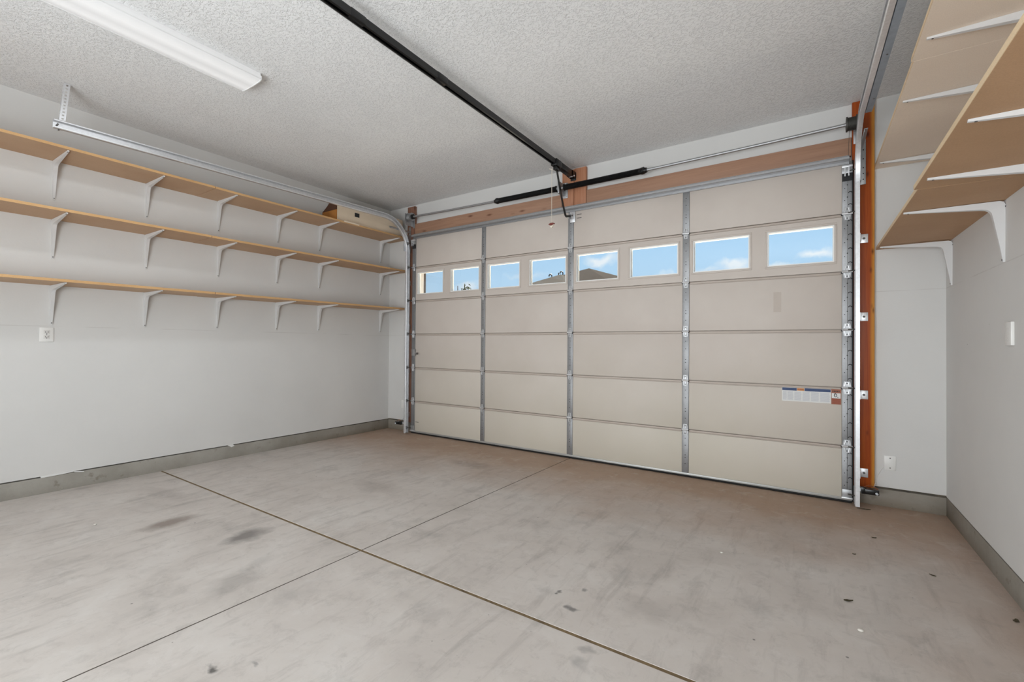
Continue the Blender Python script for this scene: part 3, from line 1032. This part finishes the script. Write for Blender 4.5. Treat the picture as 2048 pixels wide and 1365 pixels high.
spring(-3.085, -2.300)
spring(-2.215, -1.365)
for x, s in ((-3.10, -1), (-1.35, 1)):
    mb = MB().tube([(x - s * .055, SY, sz(x)), (x, SY, sz(x)), (x + s * .004, SY, sz(x)), (x + s * .03, SY, sz(x))], [.027, .036, .030, .022], 0, 14)
    mb.build('winding_cone', M['black'], ts)
mb = MB().box(-2.275, -2.255, 4.30, 4.434, 2.855, 2.985, 0, c=.004)
mb.tube([(-2.285, SY, 2.917), (-2.245, SY, 2.917)], .034, 0, 14)
mb.box(-2.30, -2.215, 4.424, 4.4345, 2.83, 3.00, 0, c=.003)
for zz in (2.845, 2.985):
    mb.tube([(-2.235, 4.424, zz), (-2.235, 4.412, zz)], .009, 1, 6)
mb.build('center_bracket', [M['galv'], M['galv_bright']], ts)
for x, s in ((0.232, 1), (-4.512, -1)):
    mb = MB().tube([(x - s * .004, SY, sz(x)), (x + s * .006, SY, sz(x))], .056, 0, 22)
    mb.tube([(x + s * .006, SY, sz(x)), (x + s * .058, SY, sz(x))], .048, 0, 22)
    for j in range(9):
        xx = x + s * (.009 + j * .0055)
        ring = [(xx, SY + .0485 * math.cos(q), sz(x) + .0485 * math.sin(q)) for q in [2 * PI * i / 18 for i in range(19)]]
        mb.tube(ring, .0020, 0, 4)
    mb.tube([(x + s * .058, SY, sz(x)), (x + s * .066, SY, sz(x))], .060, 0, 22)
    if s < 0:
        mb.tube([(x - s * .030, SY, sz(x)), (x - s * .004, SY, sz(x))], .034, 1, 14)
    mb.build('cable_drum', [M['drum'] if s > 0 else M['galv'], M['black']], ts)
    xb = x + s * .078
    mb = MB().box(min(xb, xb + s * .004), max(xb, xb + s * .004), 4.28, 4.434, 2.84, 3.0, 0, c=.0015)
    mb.box(min(xb - s * .03, xb), max(xb - s * .03, xb), 4.428, 4.434, 2.82, 3.02, 0, c=.0015)
    mb.tube([(xb - s * .008, SY, sz(x)), (xb + s * .012, SY, sz(x))], .030, 0, 14)
    mb.build('bearing_plate', M['galv'], ts)
    mb = MB().tube([(x + s * .02, SY + .046, sz(x)), (x + s * .012, DY - .003, 2.6), (x + s * .008, DY - .006, .11)], .0013, 0, 5)
    mb.build('lift_cable', M['drum'], ts)

# ------------------------------------------------------------------ door opener
RX, RZ = -2.150, 3.062
op = thing('garage_door_opener', 'black garage door opener rail running under the ceiling with hanging pull cord', 'door opener', (RX, 2.6, RZ))
rp_ = [(-.024, .022), (.024, .022), (.024, -.022), (.014, -.026), (.009, -.022), (.018, -.018), (.018, .016), (-.018, .016), (-.018, -.018), (-.009, -.022), (-.014, -.026), (-.024, -.022)]
MB().prism(rp_, lambda u, v, w_: (RX + u, w_, RZ + v), 0.75, 4.395).build('rail', M['black'], op)
for yy in (1.62, 2.32):
    mb = MB().box(RX - .0265, RX + .0265, yy - .05, yy + .05, RZ - .020, RZ + .0245, 0, c=.002)
    mb.tube([(RX - .0265, yy - .03, RZ - .008), (RX - .029, yy - .03, RZ - .008)], .006, 1, 6)
    mb.tube([(RX - .0265, yy + .03, RZ - .008), (RX - .029, yy + .03, RZ - .008)], .006, 1, 6)
    mb.build('rail_sleeve', [M['black'], M['screw']], op)
MB().tube([(RX, .8, RZ - .004), (RX, 4.33, RZ - .004)], .006, 0, 6).build('chain', M['galv'], op)
mb = MB().box(RX - .034, RX + .034, 3.98, 4.10, RZ - .036, RZ + .030, 0, c=.005)
mb.box(RX - .018, RX + .018, 4.00, 4.08, RZ - .072, RZ - .034, 0, c=.004)
mb.box(RX - .030, RX + .030, 4.10, 4.36, RZ - .032, RZ + .028, 0, c=.004)
mb.build('trolley', M['black'], op)
mb = MB().box(RX - .030, RX - .025, 4.33, 4.425, RZ - .035, RZ + .03, 0)
mb.box(RX + .025, RX + .030, 4.33, 4.425, RZ - .035, RZ + .03, 0)
mb.box(RX - .032, RX + .032, 4.425, 4.434, RZ - .055, RZ + .03, 0, c=.002)
mb.tube([(RX - .036, 4.385, RZ - .02), (RX + .036, 4.385, RZ - .02)], .010, 1, 8)
mb.build('header_bracket', [M['black'], M['galv_bright']], op)
arm = [(RX, 4.045, 3.005), (RX, 4.115, 2.84), (RX + .004, 4.185, 2.672), (RX + .005, 4.235, 2.585), (RX + .006, 4.256, 2.575), (RX + .008, 4.360, 2.605)]
frs = []
for i, p in enumerate(arm):
    d_ = (Vector(arm[min(i + 1, len(arm) - 1)]) - Vector(arm[max(i - 1, 0)])).normalized()
    frs.append((Vector(p), Vector((1, 0, 0)), Vector((1, 0, 0)).cross(d_).normalized()))
MB().sweep([(-.006, -.0105), (.006, -.0105), (.006, .0105), (-.006, .0105)], frs).build('door_arm', M['black'], op)
mb = MB().box(RX - .022, RX + .038, DY - .014, DY - .004, 2.545, 2.66, 0, c=.002)
mb.box(RX - .008, RX - .004, DY - .07, DY - .01, 2.575, 2.635, 0)
mb.box(RX + .018, RX + .022, DY - .07, DY - .01, 2.575, 2.635, 0)
mb.tube([(RX - .018, 4.352, 2.605), (RX + .03, 4.352, 2.605)], .009, 1, 8)
mb.build('arm_bracket', [M['galv_bright'], M['screw']], op)
CX_, CY_ = RX - .022, 3.985
mb = MB().tube([(CX_, CY_, 3.00), (CX_, CY_, 2.99), (CX_, CY_, 2.438)], .0028, 0, 6)
mb.tube([(CX_ - .03, CY_, 3.000), (CX_ - .012, CY_, 2.992), (CX_, CY_, 2.985), (CX_ + .015, CY_, 2.978)], .0035, 0, 6)
mb.build('release_cord', M['cord'], op)
mb = MB()
mb.prism([(-.034, .012), (-.010, .022), (.020, .022), (.036, .014), (.012, -.004), (-.012, -.004)], lambda u, v, w_: (CX_ + u, CY_ + w_, 2.425 + v), -.009, .009, 0)
mb.prism([(-.020, -.004), (.030, .004), (.008, -.026), (-.004, -.026)], lambda u, v, w_: (CX_ + u, CY_ + w_, 2.425 + v), -.007, .007, 1)
tag(mb.build('release_handle', [M['red'], M['cord']], op), 'red pull handle with white knot')

# ------------------------------------------------------------------ ceiling lamp
LX0, LX1, LY0, LY1 = -3.552, -3.285, 0.45, 1.682
lamp = thing('ceiling_light', 'long white wraparound fluorescent light mounted on the ceiling', 'ceiling light', ((LX0 + LX1) / 2, (LY0 + LY1) / 2, ZC))
pf = [(LX0 + .012, ZC - .0005), (LX0 + .012, ZC - .018), (LX0, ZC - .022), (LX0, ZC - .044), (LX0 + .014, ZC - .055), (LX0 + .07, ZC - .060), (LX1 - .07, ZC - .060), (LX1 - .014, ZC - .055), (LX1, ZC - .044), (LX1, ZC - .022), (LX1 - .012, ZC - .018), (LX1 - .012, ZC - .0005)]
MB().prism(pf, lambda u, v, w_: (u, w_, v), LY0 + .006, LY1 - .006).build('diffuser', M['diffuser'], lamp)
pe = [(u + (.004 if u > (LX0 + LX1) / 2 else -.004), v - (.003 if v < ZC - .01 else 0)) for u, v in pf]
for ya, yb_ in ((LY0, LY0 + .006), (LY1 - .006, LY1)):
    MB().prism(pe, lambda u, v, w_: (u, w_, v), ya, yb_).build('end_cap', M['tin'], lamp)
for xa, s in ((LX0, -1), (LX1, 1)):
    MB().tube([(xa + s * .001, LY0, ZC - .048), (xa + s * .001, LY1, ZC - .048)], .003, 0, 6).build('edge_rib', M['tin'], lamp)
light('ceiling_light_tubes', 'AREA', E_TUBE, ((LX0 + LX1) / 2, (LY0 + LY1) / 2, ZC - .075), target=((LX0 + LX1) / 2, (LY0 + LY1) / 2, 0), size=.22, size_y=1.15, color=LCOL)

# ------------------------------------------------------------------ shelf brackets
BP = None


def make_bracket():
    root = thing('shelf_bracket', 'x', 'bracket', (0, 0, 0))
    A, L = .392, .312                    # shelf arm, wall leg
    # inner edge: arm tip -> fillet -> leg tip
    inner_arm = [(A, -.008), (.25, -.020), (.13, -.031), (.088, -.035), (.068, -.039)]
    inner_leg = [(.051, -.056), (.046, -.076), (.037, -.13), (.020, -.23), (.008, -L)]
    mid = (.058, -.046)
    outer_c = (.006, -.006)

    def half(poly, wf):
        mb = MB()
        n = len(poly)
        vs = [(u, -wf(u, v), v) for u, v in poly] + [(u, wf(u, v), v) for u, v in poly]
        fs = [tuple(range(n)), tuple(range(n, 2 * n))[::-1]] + [(i, n + i, n + (i + 1) % n, (i + 1) % n) for i in range(n)]
        mb.add(vs, fs)
        return mb
    wa = lambda u, v: .0125 - .007 * max(0, u - .06) / .33
    wl = lambda u, v: .0125 - .007 * max(0, -v - .06) / .25
    half([outer_c, (.022, 0), (A, 0)] + inner_arm + [mid], wa).build('shelf_arm', M['bracket'], root)
    half([outer_c, mid] + inner_leg + [(0, -L), (0, -.022)], wl).build('wall_leg', M['bracket'], root)
    for P, d_ in (((.010, 0, -L + .012), (1, 0, 0)), ((.0, .0135, -.030), (1, 0, 0)), ((A - .02, 0, -.0095), (0, 0, -1))):
        q = Vector(P)
        MB().tube([q, q + Vector(d_) * .002], .0042, 0, 7).build('screw', M['screw'], root)
    return root


BY = [0.980, 1.588, 2.190, 2.812, 3.345, 4.300]
LEVELS = [('top', 2.673, 2.683, 1.992), ('middle', 2.196, 2.224, 1.968), ('bottom', 1.663, 1.697, 2.005)]
ORD = ['leftmost bracket, nearest the camera,', 'second bracket from the left', 'third bracket from the left', 'fourth bracket from the left', 'fifth bracket from the left', 'bracket nearest the garage door']


def level_z(lv, y):
    return lv[1] + (lv[2] - lv[1]) * (y - .63) / (4.3 - .63)


br0 = make_bracket()
first = True
for lv in LEVELS:
    for i, y in enumerate(BY):
        o = br0 if first else copy_tree(br0)
        first = False
        o.location = (XL + .0005, y + random.uniform(-.004, .004), level_z(lv, y) - .0008)
        tag(o, f'white steel bracket under the {lv[0]} left-wall shelf, {ORD[i]}'.rstrip(','), 'bracket', 'white brackets under the left shelves')
RB = [('lower', 1.968, [4.300, 3.282, 2.672, 2.055]), ('upper', 2.600, [4.305, 3.300, 2.680])]
RORD = ['beside the garage door', 'second from the garage door', 'third from the garage door', 'nearest the camera']
for nm, z, ys in RB:
    for i, y in enumerate(ys):
        o = copy_tree(br0)
        o.location = (XR - .0005, y, z - .0008)
        o.rotation_euler = (0, 0, PI)
        tag(o, f'white steel bracket under the {nm} right-wall shelf, {RORD[i] if not (nm == "upper" and i == 2) else RORD[3]}', 'bracket', 'white brackets under the right shelves')


# ------------------------------------------------------------------ shelf boards
def board(x0, x1, ya, yb, za, zb, mat, label, edge_side, group, th=.0205):
    def slab_(mb, xa, xb, k=0, dz=0.0):
        v = []
        for y, z in ((ya, za), (yb, zb)):
            v += [(xa, y, z + dz), (xb, y, z + dz), (xb, y, z + th - dz), (xa, y, z + th - dz)]
        mb.add(v, [(0, 3, 2, 1), (4, 5, 6, 7), (0, 1, 5, 4), (1, 2, 6, 5), (2, 3, 7, 6), (3, 0, 4, 7)], k)
        return mb
    r = thing('shelf_board', label, 'shelf', ((x0 + x1) / 2, (ya + yb) / 2, (za + zb) / 2), group)
    e_ = .002
    if edge_side > 0:
        slab_(MB(), x0, x1 - e_).build('panel', mat, r)
        slab_(MB(), x1 - e_, x1, dz=.0004).build('front_edge', M['board_edge'], r)
    else:
        slab_(MB(), x0 + e_, x1).build('panel', mat, r)
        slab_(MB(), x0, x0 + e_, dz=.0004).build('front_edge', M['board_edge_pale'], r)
    return r


for j, lv in enumerate(LEVELS):
    zz = lambda y: level_z(lv, y)
    ys = lv[3]
    board(XL + .001, -4.700, ys + .003, YF - .002, zz(ys), zz(YF), M['board'], f'tan particleboard on the {lv[0]} left-wall level, end nearest the garage door', 1, 'left wall shelf boards')
    board(XL + .001, -4.697 - .003 * j, -.44, ys - .003, zz(-.44) + .0015, zz(ys) + .0015, M['board'], f'tan particleboard on the {lv[0]} left-wall level, end nearest the camera', 1, 'left wall shelf boards')
board(.422, XR - .001, 2.843, YF - .002, 1.968, 1.976, M['board_shaded'], 'deep particleboard toned darker for shade on the lower right-wall level beside the garage door', -1, 'right wall shelf boards')
board(.408, XR - .001, .40, 2.837, 1.968, 1.968, M['board_shaded'], 'deep particleboard toned darker for shade on the lower right-wall level nearest the camera', -1, 'right wall shelf boards')
board(.412, XR - .001, 2.872, YF - .002, 2.600, 2.606, M['board_lit'], 'particleboard toned pale for brighter light on the upper right-wall level beside the garage door', -1, 'right wall shelf boards')
board(.404, XR - .001, .43, 2.868, 2.600, 2.600, M['board_lit'], 'particleboard toned pale for brighter light on the upper right-wall level nearest the camera', -1, 'right wall shelf boards')

# ------------------------------------------------------------------ box lying on the top left shelf
bz = 2.7062
bxr = thing('storage_box', 'long cream box with dark brown end and square slot on the top left shelf', 'box', (-4.91, 3.85, bz))
bx0, bx1, by0, by1, bzt = -5.06, -4.765, 3.345, 4.40, 2.905
bx0, bzt = -5.052, 2.950
prof_u = [(bx0, 2.842), (-4.950, 2.906), (-4.900, bzt), (bx1, bzt), (bx1, 2.842)]
mb = MB().box(bx1 - .008, bx1, by0 + .008, by1, bz, bzt, 0)
mb.box(bx0, bx0 + .008, by0 + .008, by1, bz, 2.842, 0)
mb.box(bx0 + .008, bx1 - .008, by0 + .008, by1, bz, bz + .008, 0)
mb.prism([(bx0, 2.842), (-4.950, 2.906), (-4.900, bzt), (bx1 - .008, bzt), (bx1 - .008, bzt - .008), (-4.904, bzt - .008), (-4.944, 2.900), (bx0, 2.834)], lambda u, v, w_: (u, w_, v), by0 + .008, by1, 0)
mb.box(bx0 + .008, bx1 - .008, by1 - .008, by1, bz, 2.842, 0)
mb.build('body', M['box'], bxr)
mb = MB().box(bx0, bx1, by0, by0 + .008, bz, 2.840)
tag(mb.build('end_panel', M['box_in'], bxr), 'orange-brown lower end panel')
mb = MB().prism(prof_u, lambda u, v, w_: (u, w_, v), by0, by0 + .008)
tag(mb.build('end_gusset', M['box_dark'], bxr), 'dark brown sloping upper end piece')
mb = MB().box(bx1 - .001, bx1 + .003, 3.605, 3.672, 2.812, 2.862)
tag(mb.build('handle_hole', M['hole'], bxr), 'small black square slot')
mb = MB().box(-4.699, -4.694, 3.40, 3.62, 2.690, 2.708)
tag(mb.build('wood_sliver', M['box']), 'pale wooden sliver on the front edge of the top left shelf', 'wood scrap')

# ------------------------------------------------------------------ electrical plates
out = thing('wall_outlet', 'white duplex outlet plate on the left wall below the shelves', 'outlet', (XL, .9525, 1.271))
MB().box(XL - .001, XL + .007, .9125, .9925, 1.214, 1.328, c=.0025).build('cover_plate', M['plastic'], out)
for zz in (1.290, 1.252):
    mb = MB().box(XL + .006, XL + .0085, .9345, .9705, zz - .0145, zz + .0145, 0, c=.001)
    rc = mb.build('receptacle', M['plastic_grey'], out)
    mb = MB()
    mb.box(XL + .0082, XL + .0092, .9435, .9460, zz - .004, zz + .007)
    mb.box(XL + .0082, XL + .0092, .9590, .9615, zz - .004, zz + .007)
    mb.disc((XL + .0082, .9525, zz - .008), (1, 0, 0), .0032, 0, 8, .001)
    mb.build('slots', M['hole'], rc)
MB().tube([(XL + .006, .9525, 1.271), (XL + .0085, .9525, 1.271)], .003, 0, 8).build('screw', M['screw'], out)

sw = thing('switch_plate', 'blank white cover plate on the right wall at switch height', 'cover plate', (XR, 3.20, 1.29))
MB().box(XR - .012, XR + .001, 3.160, 3.243, 1.232, 1.348, c=.002).build('cover_plate', M['plastic'], sw)
for zz in (1.262, 1.318):
    MB().tube([(XR - .012, 3.2015, zz), (XR - .0130, 3.2015, zz)], .003, 0, 8).build('screw', M['plastic_grey'], sw)

pr = thing('sensor_plate', 'blank white cover plate low on the wall right of the orange post', 'cover plate', (.507, YF, .336))
MB().box(.472, .541, YF - .007, YF + .001, .282, .390, c=.002).build('cover_plate', M['plastic'], pr)
for zz in (.300, .374):
    MB().tube([(.507, YF - .007, zz), (.507, YF - .0085, zz)], .0042, 0, 8).build('screw', M['screw'], pr)
pl = thing('sensor_plate', 'blank white cover plate low in the corner left of the left track', 'cover plate', (-4.79, YF, .366))
MB().box(-4.828, -4.757, YF - .007, YF + .001, .312, .424, c=.002).build('cover_plate', M['plastic'], pl)
for zz in (.332, .404):
    MB().tube([(-4.7925, YF - .007, zz), (-4.7925, YF - .0085, zz)], .003, 0, 8).build('screw', M['plastic_grey'], pl)


# photo eyes at both tracks
def photo_eye(x, s, wire, label):
    r = thing('photo_eye_sensor', label, 'sensor', (x, 4.32, .14))
    mb = MB().box(min(x, x + s * .030), max(x, x + s * .030), 4.290, 4.324, .118, .166, 0, c=.003)
    mb.box(min(x + s * .022, x + s * .108), max(x + s * .022, x + s * .108), 4.286, 4.324, .119, .158, 0, c=.005)
    mb.build('housing', M['black'], r)
    MB().tube([(x + s * .090, 4.288, .136), (x + s * .098, 4.278, .128)], [.009, .007], 0, 8).build('lens', M['lens'], r)
    MB().box(min(x - s * .030, x + s * .004), max(x - s * .030, x + s * .004), 4.3205, 4.3245, .128, .152, 0).build('mounting_clip', M['galv_bright'], r)
    MB().tube([(x + s * .02, 4.31, .166), (x + s * .05, 4.315, .182), (x + s * .085, 4.32, .170), (x + s * .104, 4.32, .158)], .004, 0, 6).build('wire_loop', M['brass'], r)
    MB().tube(wire, .0026, 0, 6).build('wire', M['plastic_grey'], r)
    return r


photo_eye(.318, 1, [(.474, YF - .004, .316), (.452, YF - .004, .276), (.428, YF - .004, .222), (.420, YF - .012, .180), (.400, 4.36, .160)], 'black photo-eye sensor at the foot of the right door track')
photo_eye(-4.648, -1, [(-4.765, YF - .004, .318), (-4.745, YF - .006, .28), (-4.722, YF - .02, .24), (-4.71, 4.38, .168)], 'black photo-eye sensor at the foot of the left door track')

# ------------------------------------------------------------------ litter on the floor


def leaf(x, y, L, W, rot, label, mat='leaf', lift=.004):
    mb = MB()
    n = 7
    vs = []
    for i in range(n):
        q = i / (n - 1)
        hw = W / 2 * math.sin(PI * min(1, q * .95 + .03)) ** .8
        cz = .002 + lift * (q - .45) ** 2 * 2
        for s_ in (-1, 0, 1):
            lx, ly = (q - .5) * L, s_ * hw * random.uniform(.55, 1.15)
            vs.append((x + lx * math.cos(rot) - ly * math.sin(rot), y + lx * math.sin(rot) + ly * math.cos(rot), cz + abs(s_) * lift * .6))
    fs = []
    for i in range(n - 1):
        for j in range(2):
            a_ = i * 3 + j
            fs.append((a_, a_ + 1, a_ + 4, a_ + 3))
    m2 = len(vs)
    vs2 = vs + [(p[0], p[1], p[2] - .0012) for p in vs]
    fs2 = fs + [tuple(m2 + k_ for k_ in q[::-1]) for q in fs]
    bd = [i * 3 for i in range(n)] + [(n - 1) * 3 + 1] + [i * 3 + 2 for i in range(n - 1, -1, -1)] + [1]
    for i in range(len(bd)):
        a_, b_ = bd[i], bd[(i + 1) % len(bd)]
        fs2.append((a_, b_, b_ + m2, a_ + m2))
    mb.add(vs2, fs2)
    return tag(mb.build('dry_leaf', M[mat], loc=(x, y, 0)), label, 'leaf')


leaf(.153, 2.701, .040, .018, .4, 'curled dark olive leaf lying alone on the open floor at right', lift=.007)
leaf(.545, 3.26, .030, .012, -.5, 'small dark leaf on the brown dirt by the right curb')
leaf(.34, 3.69, .026, .011, .2, 'dark shrivelled leaf on the floor in front of the orange post')
leaf(.215, 3.33, .018, .009, .1, 'small brown leaf on the dirty floor between door and right curb')
leaf(.335, 4.30, .085, .012, .15, 'thin brown leaf beside the right front curb under the sensor')
leaf(.765, 2.93, .035, .02, 1.2, 'dark leaf scrap lying against the right curb')


def pebble(x, y, r, label, mat='pebble'):
    bm = bmesh.new()
    bmesh.ops.create_icosphere(bm, subdivisions=2, radius=r)
    for v in bm.verts:
        k_ = 1 + random.uniform(-.12, .12)
        v.co = Vector((v.co.x * k_ * 1.25 + x, v.co.y * k_ + y, v.co.z * .6 * k_ + r * .58))
    return tag(MB().bm(bm).build('pebble', M[mat], loc=(x, y, 0)), label, 'pebble')


pebble(.180, 2.446, .0095, 'white pebble on the floor below the curled leaf at lower right')
pebble(-.435, 2.907, .007, 'white pebble on the floor in front of the third door panel')
pebble(-3.95, .98, .008, 'tiny white plaster crumb on the floor before the left curb')

# torn drywall paper on the left curb
mb = MB()
mb.prism([(-.09, .010), (.10, .012), (.12, .004), (.05, -.002), (-.02, -.004), (-.085, -.006)], lambda u, v, w_: (XL + w_, 1.02 + u, CURB + .004 + v), -.002, .003)
mb.prism([(.10, .008), (.17, -.006), (.165, -.012), (.11, .000)], lambda u, v, w_: (XL + w_, 1.02 + u, CURB + .004 + v), .001, .012)
tag(mb.build('torn_paper', M['paper'], loc=(XL, 1.02, CURB)), 'torn strip of white drywall paper hanging over the left curb', 'paper scrap')
mb = MB().prism([(-.02, .008), (.03, .010), (.05, -.006), (.02, -.018), (.005, -.008)], lambda u, v, w_: (XL + w_, 2.33 + u, CURB + .002 + v), -.001, .006)
tag(mb.build('torn_paper', M['paper'], loc=(XL, 2.33, CURB)), 'small white drywall crumb on the left curb past the floor joint', 'paper scrap')

# ------------------------------------------------------------------ outside, seen through the door windows
g = MB().box(-70, 70, 4.64, 110, -.30, -.09).build('ground', M['soil'])
tag(g, 'dry bare ground outside beyond the driveway', 'ground', kind='structure')
g = MB().box(-6.2, 2.2, 4.63, 14, -.20, -.035).build('driveway', M['drive'])
tag(g, 'pale sunlit concrete driveway outside the garage door', 'driveway', kind='structure')
# unseen eave, added so no direct sun enters the door windows
mb = MB()
mb.prism([(4.63, 2.86), (5.62, 2.86), (5.62, 3.02), (4.63, 3.38)], lambda u, v, w_: (w_, u, v), -6.2, 2.2)
tag(mb.build('shade_eave', M['stucco']), 'unseen tan eave added above the garage door to shade its windows', 'eave', kind='structure')

nh = thing('neighbor_house', 'low house with a dark grey hip roof and vent pipes seen through the middle windows', 'house', (-9.736, 22, 0))
AP = Vector((-9.736, 22.0, 5.301))
HD, HS = 9.2, .26
cs = [AP + Vector((math.cos(math.radians(q)) * HD, math.sin(math.radians(q)) * HD, -HS * HD)) for q in (212, 302, 32, 122)]
vs = [AP] + cs + [c_ - Vector((0, 0, .16)) for c_ in cs]
MB().add(vs, [(0, 1, 2), (0, 2, 3), (0, 3, 4), (0, 4, 1), (1, 5, 6, 2), (2, 6, 7, 3), (3, 7, 8, 4), (4, 8, 5, 1), (5, 8, 7, 6)]).build('roof', M['shingle'], nh, smooth=False)
ins = [AP + (c_ - AP) * .92 for c_ in cs]
zt_ = cs[0].z - .16
vs = [(p.x, p.y, zt_) for p in ins] + [(p.x, p.y, -.1) for p in ins]
MB().add(vs, [(0, 1, 5, 4), (1, 2, 6, 5), (2, 3, 7, 6), (3, 0, 4, 7), (0, 3, 2, 1), (4, 5, 6, 7)]).build('wall', M['stucco'], nh, smooth=False)
# lower front hip
FA = Vector((-9.95, 19.2, 4.62))
fc = [FA + Vector((math.cos(math.radians(q)) * 5.2, math.sin(math.radians(q)) * 5.2, -.30 * 5.2)) for q in (212, 302, 32, 122)]
MB().add([FA] + fc, [(0, 1, 2), (0, 2, 3), (0, 3, 4), (0, 4, 1), (1, 4, 3, 2)]).build('roof', M['shingle_light'], nh, smooth=False)
for (px_, pz0, pz1, goose) in ((-11.90, 4.55, 5.16, True), (-11.48, 4.6, 5.20, False), (-11.22, 4.65, 5.26, True)):
    if goose:
        pts = [(px_, 21.9, pz0), (px_, 21.9, pz1 - .12)] + [(px_ - .09 + .09 * math.cos(q), 21.9, pz1 - .12 + .11 * math.sin(q)) for q in [PI * i / 6 for i in range(1, 7)]]
        MB().tube(pts, .035, 0, 8).build('vent_pipe', M['pipe'], nh)
    else:
        MB().tube([(px_, 21.9, pz0), (px_, 21.9, pz1)], .03, 0, 8).build('vent_pipe', M['pipe'], nh)

sh = thing('stucco_house', 'tan stucco house corner seen through the leftmost window', 'house', (-11, 6.5, 0))
MB().box(-14, -8.83, 4.9, 8.9, -.1, 6.0).build('wall', M['stucco'], sh)
MB().box(-8.93, -8.79, 8.82, 8.99, -.1, 6.0, c=.02).build('corner_trim', M['trim_dark'], sh)


def tree(x, y, zb, h, r, n_, label, name):
    th = thing(name, label, 'tree', (x, y, zb))
    mb = MB().tube([(x, y, zb), (x + .05, y, zb + h * .55), (x + .02, y, zb + h * .9)], [.07, .045, .012], 0, 7)
    tips = []
    for i in range(12):
        a_ = 2 * PI * i / 12 + random.random()
        q = random.uniform(.5, .92)
        P0 = Vector((x + .03, y, zb + h * q * .9))
        P1 = P0 + Vector((math.cos(a_) * r * random.uniform(.5, 1), math.sin(a_) * r * random.uniform(.5, 1), random.uniform(.1, .45) * r))
        mb.tube([P0, (P0 + P1) / 2 + Vector((0, 0, .03)), P1], [.018, .012, .005], 0, 5)
        tips += [P0.lerp(P1, u) for u in (.5, .7, .85, 1.0)]
    mb.build('trunk', M['bark'], th)
    mb = MB()
    for i in range(n_):
        c_ = random.choice(tips) + Vector((random.gauss(0, .07), random.gauss(0, .07), random.gauss(0, .07)))
        d_ = Vector((random.gauss(0, 1), random.gauss(0, 1), random.gauss(0, 1))).normalized()
        e_ = d_.orthogonal().normalized()
        L_, W_ = random.uniform(.05, .09), random.uniform(.02, .035)
        mb.add([c_ - d_ * L_, c_ + e_ * W_ + d_.cross(e_) * .008, c_ + d_ * L_, c_ - e_ * W_ + d_.cross(e_) * .008], [(0, 1, 2), (0, 2, 3)])
    tag(mb.build('foliage', M['foliage'], th, smooth=False), kind='stuff')


tree(-11.95, 14.0, -.1, 4.12, .55, 300, 'sparse young tree outside seen through the second window from the left', 'tree')
tree(-8.66, 9.3, -.1, 3.02, .22, 170, 'thin leafy shrub at the stucco house corner seen through the leftmost window', 'shrub')
